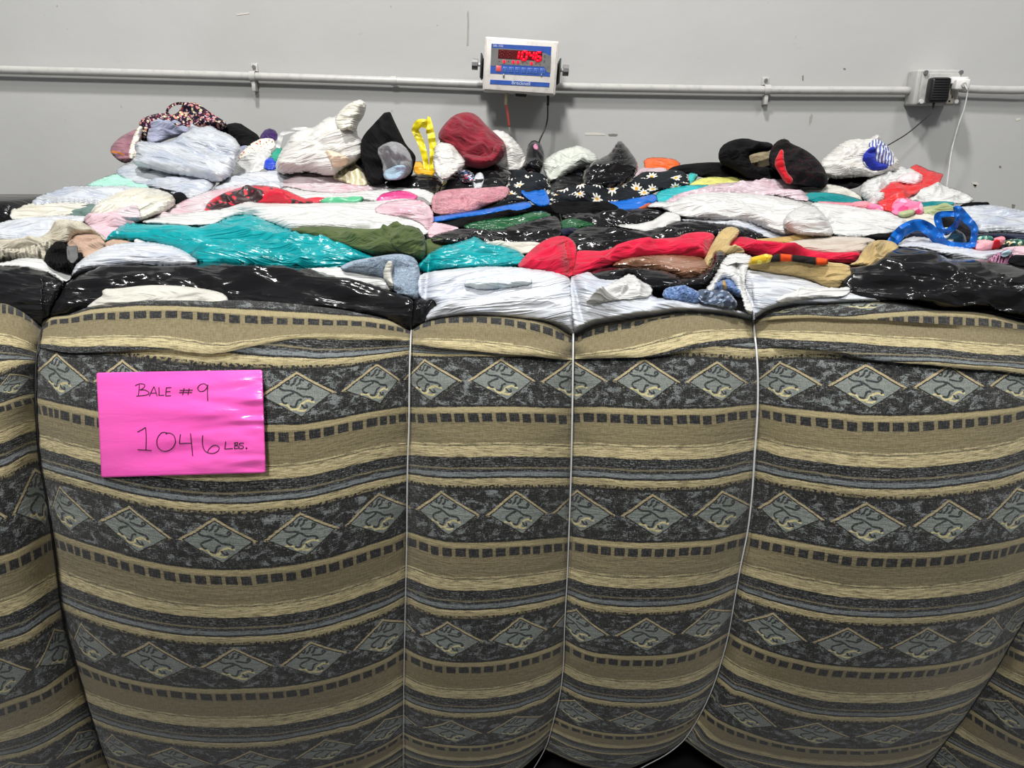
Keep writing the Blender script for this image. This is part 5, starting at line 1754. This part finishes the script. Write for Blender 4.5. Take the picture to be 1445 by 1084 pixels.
gs = wear('grey_sweatshirt', 'B', '658,332 700,302 742,291 792,310 832,370 832,440 786,478 722,480 692,450 694,400', GREYK, 'grey marl sweatshirt stuffed in the pointed black hoodie', t=0.03, ang=0.9, amp=0.02, on=hd)
soft('pale_blue_print', 'B', '694,447 730,425 772,412 802,416 802,442 772,478 700,480', cloth('icy_blue', srgb(164, 190, 208)), 'icy blue cloth tucked under the grey sweatshirt', 'clothing', GCLO, t=0.02, on=[hd, gs])
bag('B', '540,392 580,360 606,412 628,450 644,505 612,506 590,425', BLK, 'small black bag left of the pointed black hoodie', Y='up', layer=2)
o = bag('B', '838,396 892,394 946,430 944,466 858,460', plastic('amber_film', srgb(240, 176, 18), rough=0.35), 'bright amber bag at the back with yellow handles standing up', Y='up', layer=1, name='carrier_bag')
ribbon('bag_handle', 'B', '850,232 866,260 886,310 902,370 912,440', [34, 36, 34, 30, 26], YELB, [2.22, 2.2, 2.17], parent=o)
ribbon('bag_handle', 'B', '846,240 868,200 900,196 924,216 920,250', [30, 44, 44, 36, 24], YELB, 2.20, parent=o)
ribbon('bag_handle', 'B', '921,160 928,210 936,270 944,330 940,400 938,450', [12, 30, 38, 36, 30, 26], YELB, [2.2, 2.18, 2.16], parent=o)
bag('B', '940,396 955,300 985,280 1050,290 1160,250 1262,233 1312,244 1372,300 1417,375 1424,410 1375,448 1200,440 1080,445 1002,486 960,458', WBPE, 'creased white bag around the maroon sweatshirt', Y=(2.33, 2.24), kind='crumple', t=0.05)
o = wear('maroon_sweatshirt', 'B', '968,262 1000,208 1050,158 1110,141 1162,154 1212,210 1262,255 1308,298 1308,352 1264,392 1205,424 1150,418 1100,400 1068,350 1036,312 1000,296', MAROON, 'maroon sweatshirt balled up at the back', Y='up', t=0.10, lean=0.13, layer=2, ang=0.6, amp=0.011)
soft('waistband', 'B', '1098,350 1180,372 1250,362 1262,300 1300,306 1308,352 1264,392 1205,424 1150,418 1104,402', MAROON, parent=o, t=0.03, kind='cloth', on=o)
soft('torn_film', 'B', '945,392 960,300 1000,296 1045,312 1074,355 1110,396 1070,430 1000,486 960,456', WBPE, 'torn white film flap left of the maroon sweatshirt', 'bag', GBAG, Y='up', layer=9, kind='crumple', t=0.03)
bag('B', '690,508 760,482 830,466 905,452 955,466 990,502 962,552 900,540 840,534 750,524', BLK, 'black bag below the pointed black hoodie', layer=4)
bm2 = bag('B', '966,554 1000,488 1064,438 1200,408 1252,404 1342,448 1348,484 1322,524 1180,540 1100,545', BLK, 'black bag under the maroon sweatshirt', layer=3)
wear('printed_cloth', 'B', '1070,448 1110,432 1152,458 1142,492 1090,492', MULTI, 'bright red and navy print peeking from the black bag', t=0.015, on=bm2)
wear('white_scrap', 'B', '1150,500 1165,455 1190,448 1200,480 1185,530 1160,534', WBC, 'bluish white film scrap on the black bag under the maroon sweatshirt', 'bag', t=0.012, on=bm2)
wear('pink_plush', 'B', '940,596 950,560 1000,540 1100,530 1200,530 1322,519 1334,542 1306,584 1230,606 1150,650 1000,666 942,645', PINKF, 'fuzzy pink plush garment in the middle of the bale', layer=5, kind='plush', t=0.05)
wear('black_trousers', 'B', '950,680 1000,664 1150,642 1240,600 1310,586 1400,584 1430,600 1330,620 1200,645 1000,680', BLACKC, 'black cloth between the pink plush and the blue strip', layer=5)
wear('black_lining', 'B', '942,700 1100,678 1300,655 1445,640 1360,665 1150,706 1100,726 1000,712', BLACKC, 'black cloth under the blue strip', layer=5)
o = bag('C', '120,428 190,398 240,416 270,470 264,510 205,505 172,475', BLUEB, 'bright blue bag knot in the middle of the bale', layer=9, kind='crumple', amp=0.008)
soft('blue_strip', 'B', '938,692 942,678 1000,669 1200,640 1330,614 1436,596 1444,626 1300,648 1100,674 1000,692', BLUEB, parent=o, layer=9, t=0.015)
bag('C', '-178,620 -110,590 -20,578 100,566 180,543 245,538 284,560 240,584 100,610 -20,628', GREENB, 'dark green shiny bag strip left of the middle wire', layer=6)
bag('C', '322,592 380,573 450,588 510,606 430,634 328,628', GREENB, 'dark green bag end right of the middle wire', layer=6)
wear('navy_cloth', 'C', '326,630 400,622 420,632 372,656 334,664', NAVY, 'navy cloth below the dark green bag end', layer=6)
bag('C', '-335,668 -240,640 -150,622 0,640 100,610 200,580 300,556 328,590 334,664 250,696 100,698 0,695 -200,698 -310,695', BLK, 'shiny black bag left of the middle wire', layer=8, amp=0.010)
bag('C', '322,562 400,545 600,540 760,520 822,516 866,540 800,594 720,608 600,608 510,608 420,578', BLK, 'shiny black bag right of the middle wire under the blue strip', layer=5, amp=0.010)
bag('C', '362,664 420,622 520,608 620,625 700,640 800,630 880,598 930,586 1000,588 1100,598 1250,612 1396,672 1220,674 1100,655 1050,648 950,664 890,684 800,686 700,696 600,724 540,745 400,745 388,692', BLK, 'long black bag above the red hoodie', layer=7, amp=0.010)
wear('white_paper', 'C', '625,608 720,606 800,588 868,544 932,544 938,586 890,604 850,628 760,640', plastic('white_paper', srgb(196, 196, 193), rough=0.6, crinkle=0.4), 'stiff white paper bag above the long black bag', 'bag', layer=9, t=0.02, sharp=True)
wear('white_sheet', 'C', '-76,694 60,697 240,695 190,728 150,752 60,745 -10,720', IVORY, 'white cloth strip between the smaller teal bag and the shiny black bag', layer=7)
# ===================== back middle right
wear('pink_cloth', 'C', '136,350 168,316 214,344 200,356', PALEP, 'small pink cloth under the shiny black sleeve', Y='up', layer=3)
o = wear('black_sleeve', 'C', '96,338 150,300 164,205 188,176 220,188 243,240 238,300 222,346 200,330 170,318 140,348 110,350', BLK, 'shiny black sleeve pointing up below the scale display', Y='up', t=0.035, layer=1, ang=1.2)
soft('pink_print', 'C', '192,208 202,192 212,212 208,224', cloth('pink_mark', srgb(196, 130, 160)), parent=o, t=0.004, on=o)
wear('daisy_dress', 'C', '-120,466 -20,490 36,470 56,420 66,345 140,346 222,340 268,380 278,440 262,486 170,475 90,496 0,500', DAISY, 'dark daisy print fabric left of the middle wire', layer=4, t=0.05)
bag('C', '242,284 300,240 380,214 420,204 482,230 518,265 500,296 440,304 385,330 300,374 275,384 250,334', WGREEN, 'crumpled white bag with green print at the back', Y='up', kind='crumple', t=0.06)
wear('navy_jeans', 'C', '368,348 400,310 462,294 444,350', NAVY, 'navy cloth beside the peaked black bag', Y='up', layer=4)
bag('C', '270,394 330,350 442,342 452,425 350,430 276,436', BLK, 'flat black bag left of the peaked black bag', layer=4)
o = bag('C', '440,424 438,350 480,298 540,268 588,244 608,205 630,176 662,210 692,250 722,300 712,342 652,394 600,424 500,430', BLK, 'peaked black bag standing at the back right of the scale display', Y='up', t=0.09, lean=0.13, ang=-0.35, amp=0.011, layer=1)
wear('daisy_skirt', 'C', '268,496 278,440 400,418 600,418 700,374 760,333 800,343 860,338 900,326 964,338 990,404 900,414 830,424 760,460 640,480 560,490 400,496', DAISY, 'dark daisy print fabric right of the middle wire', layer=3, t=0.05)
bag('C', '752,270 830,266 905,273 944,296 900,314 830,325 768,324', ORNG, 'flat orange bag at the back', Y='up', layer=-2)
wear('grey_pink_cloth', 'C', '702,352 760,322 860,316 874,336 800,354 740,360', cloth('grey_pink', srgb(200, 176, 182)), 'greyish pink cloth below the orange bag', layer=1)
o = wear('black_pants', 'C', '870,332 920,306 1060,291 1165,291 1290,290 1330,310 1420,320 1500,345 1500,385 1310,388 1250,372 1100,368 1000,346 950,336', BLACKC, 'black trousers lying at the back right', layer=0, t=0.05)
wear('black_jacket', 'C', '1136,254 1150,208 1200,178 1270,166 1332,184 1404,190 1408,218 1332,226 1282,244 1290,284 1312,312 1405,318 1432,372 1300,374 1200,306 1150,292', BLACKC, 'black jacket with a curled collar at the back right', Y='up', t=0.06, layer=3)
wear('khaki_cap', 'C', '1260,248 1330,228 1402,218 1410,304 1342,320 1300,304 1288,268', KHAKI, 'crumpled khaki cloth held inside the black jacket', Y='up', layer=1, kind='crumple', t=0.03)
o = wear('beaded_top', 'D', '148,262 164,208 200,173 238,173 252,194 312,218 362,250 402,290 432,340 444,398 400,404 258,394 236,388 190,322 152,302', spotted('black_red_beads', srgb(20, 18, 20), [srgb(70, 10, 22)], 130.0, 0.28), 'black beaded top with red lining at the back right', Y='up', t=0.08, layer=4)
soft('red_lining', 'D', '174,292 200,238 214,218 218,290 232,342 264,372 258,392 230,387 196,330', cloth('scarlet_cloth', srgb(206, 16, 34)), parent=o, t=0.02, on=o)
wear('black_skirt', 'D', '436,400 460,364 520,354 600,350 664,354 620,394 580,414 520,420', BLACKC, 'flat black cloth right of the beaded top', layer=2)
wear('aqua_cloth', 'C', '972,384 990,338 1028,348 1012,376 980,408', AQUA, 'small aqua cloth left of the yellow green cloth', layer=4)
wear('yellow_green_cloth', 'C', '976,412 1030,374 1100,364 1200,360 1310,382 1240,394 1170,394 1100,406 1000,418', LIME, 'yellow green cloth in front of the black trousers', layer=4)
bag('C', '812,462 850,424 950,408 1118,404 1030,428 950,454 880,484 828,494', plastic('aqua_film', srgb(42, 170, 176), rough=0.25), 'aqua bag right of the daisy print fabric', layer=4)
bag('C', '560,492 650,484 750,464 810,449 820,484 760,505 690,535 628,540 598,512', BLUEB, 'bright blue bag edge right of the middle wire', layer=5)
wear('black_garment', 'C', '276,515 300,490 400,490 560,490 622,514 624,534 500,545 320,548', BLACKC, 'black cloth below the right daisy print fabric', layer=4)
wear('orange_edge', 'C', '690,542 730,528 770,505 800,500 760,530 720,545', cloth('rust_cloth', srgb(196, 92, 60)), 'rust coloured edge by the white bags', layer=4)
bag('C', '856,492 920,454 1000,430 1100,402 1222,388 1330,378 1445,376 1510,385 1560,430 1602,485 1540,475 1445,455 1340,452 1200,450 1000,460 900,500', plastic('clear_bag_rose', srgb(208, 190, 197), srgb(204, 170, 180), 0.3, rough=0.22, spec=0.6), 'clear rosy pink bag right of centre', layer=4, t=0.05)
lw = bag('C', '760,512 830,488 900,500 960,456 1100,440 1260,444 1400,458 1500,480 1590,505 1650,530 1690,590 1715,645 1680,664 1570,664 1445,652 1310,600 1200,582 1000,577 900,542 840,512', WB, 'large white bag right of centre below the rosy pink bag', layer=6, t=0.07, amp=0.009, ang=0.1)
soft('clear_dome', 'D', '214,600 250,545 300,518 352,505 402,530 442,590 474,648 440,664 330,660 250,640', WB, 'clear domed bag end right of centre', 'bag', GBAG, kind='film', t=0.05, on=lw)
bag('C', '930,580 1100,572 1250,580 1360,600 1445,650 1560,664 1430,674 1390,668 1250,614 1100,592 1000,594', WBC, 'thin white bag edge above the black bag right of centre', layer=7)
wear('white_shirt', 'D', '262,400 400,396 500,408 562,430 648,484 560,470 450,448 330,442 300,425', IVORY, 'white top behind the teal cloth at the right', layer=3)
wear('teal_cloth', 'D', '326,445 450,443 560,463 655,497 500,500 352,488', TEALC, 'teal cloth strip at the right', layer=4)
wear('pink_strip', 'D', '366,488 500,494 640,498 722,504 764,530 700,540 640,530 500,510', SALM, 'salmon pink cloth strip at the right', layer=5)
bag('D', '346,492 500,504 640,526 760,540 850,565 846,600 780,644 640,664 500,668 466,642 440,590 400,530', WB, 'long creased white bag at the right, behind the blue handles', layer=6, amp=0.008, ang=0.15)
# ===================== back right
o = bag('D', '400,294 460,240 520,188 582,170 652,178 690,148 712,158 718,184 764,220 815,300 772,338 680,356 600,356 440,370', WBPE, 'white bag bulging at the back right below the black cord', Y='up', t=0.09, kind='crumple', layer=1, amp=0.012)
wear('royal_blue_cloth', 'D', '622,262 660,214 692,208 682,260 702,290 752,296 742,318 680,324 640,304', ROYAL, 'royal blue cloth at the top of the white bag, back right', t=0.02, on=o)
wear('striped_shirt', 'D', '648,202 690,166 742,200 772,250 778,296 752,298 702,292 682,262 694,212', STRIPE, 'blue and white striped shirt beside the royal blue cloth', t=0.025, on=o)
cw = bag('D', '606,444 630,388 700,348 780,328 820,308 862,330 926,350 916,392 862,408 790,388 738,422 744,474 702,496 660,496 636,474', WB, 'crumpled white bag with the red film bag, right', kind='crumple', layer=5, t=0.06)
soft('pink_flap', 'D', '782,390 850,340 924,345 928,388 862,408', plastic('blush_film', srgb(236, 210, 212)), 'blush pink film flap on the crumpled white bag, right', 'bag', GBAG, kind='crumple', t=0.02, amp=0.005, on=cw)
o = bag('D', '716,432 780,384 832,402 860,404 930,388 912,360 868,314 896,302 962,330 1028,350 1008,398 950,408 862,454 842,484 792,484 772,534 738,528 702,490 742,472', REDF, 'torn red film bag draped over the white bags, right', layer=12, kind='crumple', t=0.02, amp=0.007, sharp=True)
wear('pink_flower_cloth', 'D', '766,534 790,480 832,464 882,488 934,526 922,548 870,538 800,554', FLOWP, 'pink flower print cloth under the red film bag', layer=12)
wear('pink_edge', 'D', '632,514 690,502 745,520 740,536 690,536', FLOWP, 'hot pink cloth edge left of the red film bag', layer=9)
bag('D', '836,486 870,444 950,408 1002,398 1062,418 1152,448 1196,486 1100,494 1000,494 900,505', WB, 'crumpled white bag right of the red film', kind='crumple', layer=6)
wear('teal_edge', 'D', '884,506 920,494 1020,488 1108,496 1008,511 940,520', TEALC, 'narrow teal cloth under the crumpled white bag', layer=6)
wear('sage_cloth', 'D', '914,520 1000,508 1118,513 1064,544 1000,566 924,552', SAGE, 'sage green cloth left of the blue loop handle', layer=7)
wear('sage_scrap', 'D', '796,548 870,528 894,540 838,564', SAGE, 'sage green scrap below the pink flower cloth', layer=12)
bag('D', '826,592 860,560 940,549 1000,560 1012,622 960,620 900,590 830,614 790,640', WBCR, 'cream white bag behind the blue handles', layer=6)
bag('D', '1096,548 1110,520 1180,508 1260,505 1350,518 1445,538 1520,556 1520,655 1445,648 1300,642 1205,655 1196,602 1146,562', WBG, 'clear white bag at the right edge', layer=6, t=0.05)
wear('black_strap', 'D', '1112,518 1150,495 1240,493 1274,505 1180,517', BLACKC, 'black cloth strip on the clear white bag at the right edge', layer=9)
# blue carrier bag with its handles
o = wear('printed_shirt', 'D', '984,640 1040,620 1100,632 1142,658 1150,700 1080,706 1020,690', spotted('navy_white_print', srgb(22, 58, 78), [srgb(230, 232, 232), srgb(16, 26, 40)], 22.0, 0.42), 'petrol blue shirt with white script print inside the blue handles', layer=8)
wear('navy_scrap', 'D', '836,684 870,640 920,636 956,660 980,690 900,676', NAVY, 'navy cloth under the left blue handle', layer=8)
wear('black_corner', 'D', '612,676 680,654 776,652 764,694 690,692', BLACKC, 'black cloth left of the blue handles', layer=7)
yb = float(BASE(330)) - 0.10
ob = ribbon('carrier_bag', 'D', '770,700 826,636 900,604 960,628 1010,680 1065,708 1150,712 1190,700', [56, 62, 58, 66, 60, 40, 36, 30], BLUEB, yb - 0.03, 'bright blue carrier bag with looped handles at the right', 'bag', group=GBAG)
ribbon('loop_handle', 'D', '1046,648 1020,624 1006,580 1010,556 1060,548 1100,552 1110,580 1086,618 1048,640', [40, 36, 40, 34, 30, 30, 30, 32, 28], BLUEB, yb, parent=ob)
ribbon('tall_handle', 'D', '1086,530 1112,528 1150,572 1190,618 1192,660 1180,716', [30, 40, 46, 40, 36, 36], BLUEB, yb - 0.03, parent=ob)
wear('dark_shirt', 'D', '1196,668 1220,655 1320,650 1445,658 1510,660 1510,690 1400,690 1300,676', NAVY, 'navy cloth along the right edge below the clear bag', layer=7)
wear('teal_print_cloth', 'D', '1196,684 1230,664 1290,668 1272,692', TEALP, 'teal print cloth right of the tall blue handle', layer=9)
wear('striped_knit', 'D', '1186,722 1196,690 1250,684 1312,700 1326,718 1250,738 1196,738', REDPK, 'red and pink striped knit right of the blue handles', layer=11, t=0.03)
wear('salmon_cloth', 'D', '1284,680 1330,668 1350,698 1318,716', SALM, 'salmon cloth between the striped knit and the leaf print', layer=10)
wear('leaf_print_cloth', 'D', '1334,694 1400,678 1445,690 1500,700 1500,724 1360,720', LEAFP, 'green leaf print cloth at the right edge', layer=10)
bag('D', '790,716 860,668 950,674 1000,690 1080,712 1160,726 1232,740 1330,732 1344,744 1262,774 1252,788 1100,788 1010,760 930,740 850,730', WBC, 'white bag in front of the blue handles', layer=10, t=0.05)
wear('pink_white_cloth', 'D', '1320,732 1390,718 1510,720 1510,776 1400,770 1372,745', PALEP, 'pinkish white cloth at the right edge', layer=9)
o = wear('knit_sock', 'D', '1250,776 1330,745 1378,732 1380,792 1340,804 1270,792', PINKR, 'pink and lilac knit sock end near the right edge', 'sock', layer=13)
soft('blue_heel', 'D', '1330,750 1374,733 1378,752 1345,764', cloth('icy_blue2', srgb(178, 208, 220)), parent=o, t=0.01, on=o)
wear('black_sock', 'D', '1364,794 1390,762 1445,764 1520,770 1520,834 1400,810', BLACKC, 'black sock at the right edge', 'sock', layer=13)
# ===================== red hoodie and front middle
o = wear('red_hoodie', 'C', '380,872 396,790 408,742 470,740 550,745 640,710 740,684 850,679 930,674 960,654 1050,643 1116,656 1094,704 1072,764 1050,780 900,770 760,775 620,796 540,830 480,846 400,872', REDH, 'bright red fleece hoodie across the middle front', layer=10, t=0.05, ang=-0.2, amp=0.010)
soft('hood', 'C', '106,824 150,768 200,720 260,680 330,663 382,678 408,720 402,790 384,876 330,860 240,840 180,836', REDH, parent=o, layer=12, t=0.07, kind='cloth', ang=-0.7)
soft('sleeve', 'C', '1186,700 1215,678 1262,668 1346,690 1466,702 1556,730 1696,752 1866,750 1850,800 1690,800 1560,778 1400,772 1262,760 1200,730', REDH, parent=o, layer=8, t=0.035, kind='cloth')
wear('tan_trousers', 'C', '1060,796 1080,740 1120,680 1148,638 1190,616 1238,628 1228,662 1192,694 1184,718 1252,716 1268,752 1182,764 1134,740 1104,776 1094,824 1072,836', TANC, 'tan trouser leg sticking up over the red hoodie', layer=14, t=0.035, ang=-1.0)
bag('C', '590,812 660,778 780,763 900,760 1030,768 1068,790 1084,838 1004,890 960,884 900,854 800,834 620,826', BROWNB, 'shiny brown printed bag below the red hoodie', layer=13, t=0.04)
bag('C', '474,850 540,830 620,820 800,832 900,852 960,886 1060,850 1100,798 1108,748 1150,732 1174,770 1134,832 1094,904 1062,936 980,940 860,940 760,936 730,895 690,860 640,888 540,896', BLK, 'black bag under the brown printed bag', layer=15, t=0.05, amp=0.010)
o = bag('C', '376,878 430,858 480,848 545,888 640,885 700,880 780,930 800,985 900,985 1050,1000 1150,1028 1290,1062 1310,1100 1200,1090 1000,1070 850,1085 700,1120 560,1150 440,1180 408,1200 398,1100 388,1000', WBC, 'white bag at the front right of the middle wire', layer=14, t=0.06, amp=0.009, ang=0.25)
soft('torn_hem', 'C', '440,1006 540,935 630,886 690,853 738,898 795,920 786,970 700,974 550,990', WB, parent=o, kind='crumple', t=0.006, amp=0.016, on=o, lift=0.008)
wear('denim_shorts', 'K', '-20,480 -10,425 60,412 110,402 170,425 225,450 250,470 215,520 140,505 60,490', DENIM, 'light blue denim cloth at the front under the torn white bag', layer=19, t=0.03, kind='crumple', amp=0.014)
wear('worn_jeans', 'K', '215,440 260,430 330,440 400,430 440,470 480,520 470,556 400,545 330,525 230,515', DENIM2, 'dark worn denim with pale patches near the right front wire', layer=19, t=0.028, kind='crumple', amp=0.014)
o = wear('blue_jeans', 'K', '325,440 340,385 400,362 440,360 480,405 525,465 500,476 440,440 400,436', DENIM, 'rolled blue jeans with tan stitching inside the frayed white bag', layer=20, t=0.03)
soft('tan_stitching', 'K', '386,372 396,366 408,420 398,432', cloth('tan_thread', srgb(176, 142, 92)), parent=o, t=0.004, amp=0.001, on=o)
o = bag('K', '266,436 300,395 335,340 368,275 400,215 440,190 500,186 560,196 582,215 570,255 548,300 528,380 530,430 560,500 590,560 582,600 540,555 522,470 484,410 440,358 380,352 340,390 318,440', WB, 'frayed white bag standing up beside the right front wire', layer=21, kind='crumple', t=0.035, amp=0.009, rough_edge=2.0)
o = bag('K', '580,640 596,580 560,500 528,430 530,380 548,296 600,292 700,305 820,330 930,350 1000,385 1100,420 1230,430 1330,470 1450,500 1445,530 1200,530 1000,535 800,535 700,560 640,590', WBC, 'smooth white bag right of the front wire, below the tan gloves', layer=17, t=0.05, amp=0.006, ang=0.2)
soft('torn_hem', 'K', '740,505 800,470 900,440 905,405 990,425 1100,418 1170,425 1245,412 1248,445 1180,475 1100,470 950,485 800,515', WB, parent=o, kind='crumple', t=0.006, amp=0.014, on=o, lift=0.008)
o = wear('tan_pants', 'D', '30,828 60,804 150,788 250,783 320,793 420,803 545,808 565,840 582,862 534,894 502,922 430,920 380,890 320,876 250,860 130,846', TANC, 'tan cotton garment with glove like folds, front right of the wire', layer=20, t=0.045, amp=0.012)
wear('printed_scarf', 'D', '118,776 200,757 310,767 442,783 441,801 380,803 320,794 250,784 150,789 124,792', ORPR, 'orange, black and white print cloth above the tan gloves', t=0.008, amp=0.003, sharp=True, on=o, lift=0.006)
wear('yellow_print_cloth', 'D', '46,804 58,775 130,758 160,764 150,788 100,800', spotted('yellow_dots', srgb(206, 172, 40), [srgb(236, 220, 90), srgb(206, 70, 34)], 60, 0.3), 'yellow print cloth end beside the orange print', t=0.008, amp=0.004, sharp=True, on=o, lift=0.010)
soft('sleeve', 'D', '552,812 598,794 620,748 650,708 690,688 742,688 784,698 808,726 762,750 742,786 700,816 640,818', TANC, parent=o, layer=18, t=0.045, kind='cloth', ang=-1.0)
bag('E', '1180,404 1204,386 1196,379 1222,376 1240,373 1256,356 1272,352 1303,353 1325,360 1340,367 1378,365 1445,380 1520,390 1540,480 1480,474 1435,464 1391,456 1320,452 1256,441 1225,430 1210,424', BLK, 'huge shiny black bag at the front right', layer=16, t=0.085, amp=0.014, ang=0.12)
wear('stone_sheet', 'D', '206,708 300,684 450,668 640,673 694,690 650,714 622,754 450,752 310,732', STONE, 'flat stone coloured cloth behind the red hoodie sleeve', layer=8, t=0.035, amp=0.004)
wear('sand_strip', 'D', '50,684 200,674 320,653 400,662 488,662 300,688 220,704 120,694', SAND, 'sand coloured strip behind the stone cloth', layer=9)
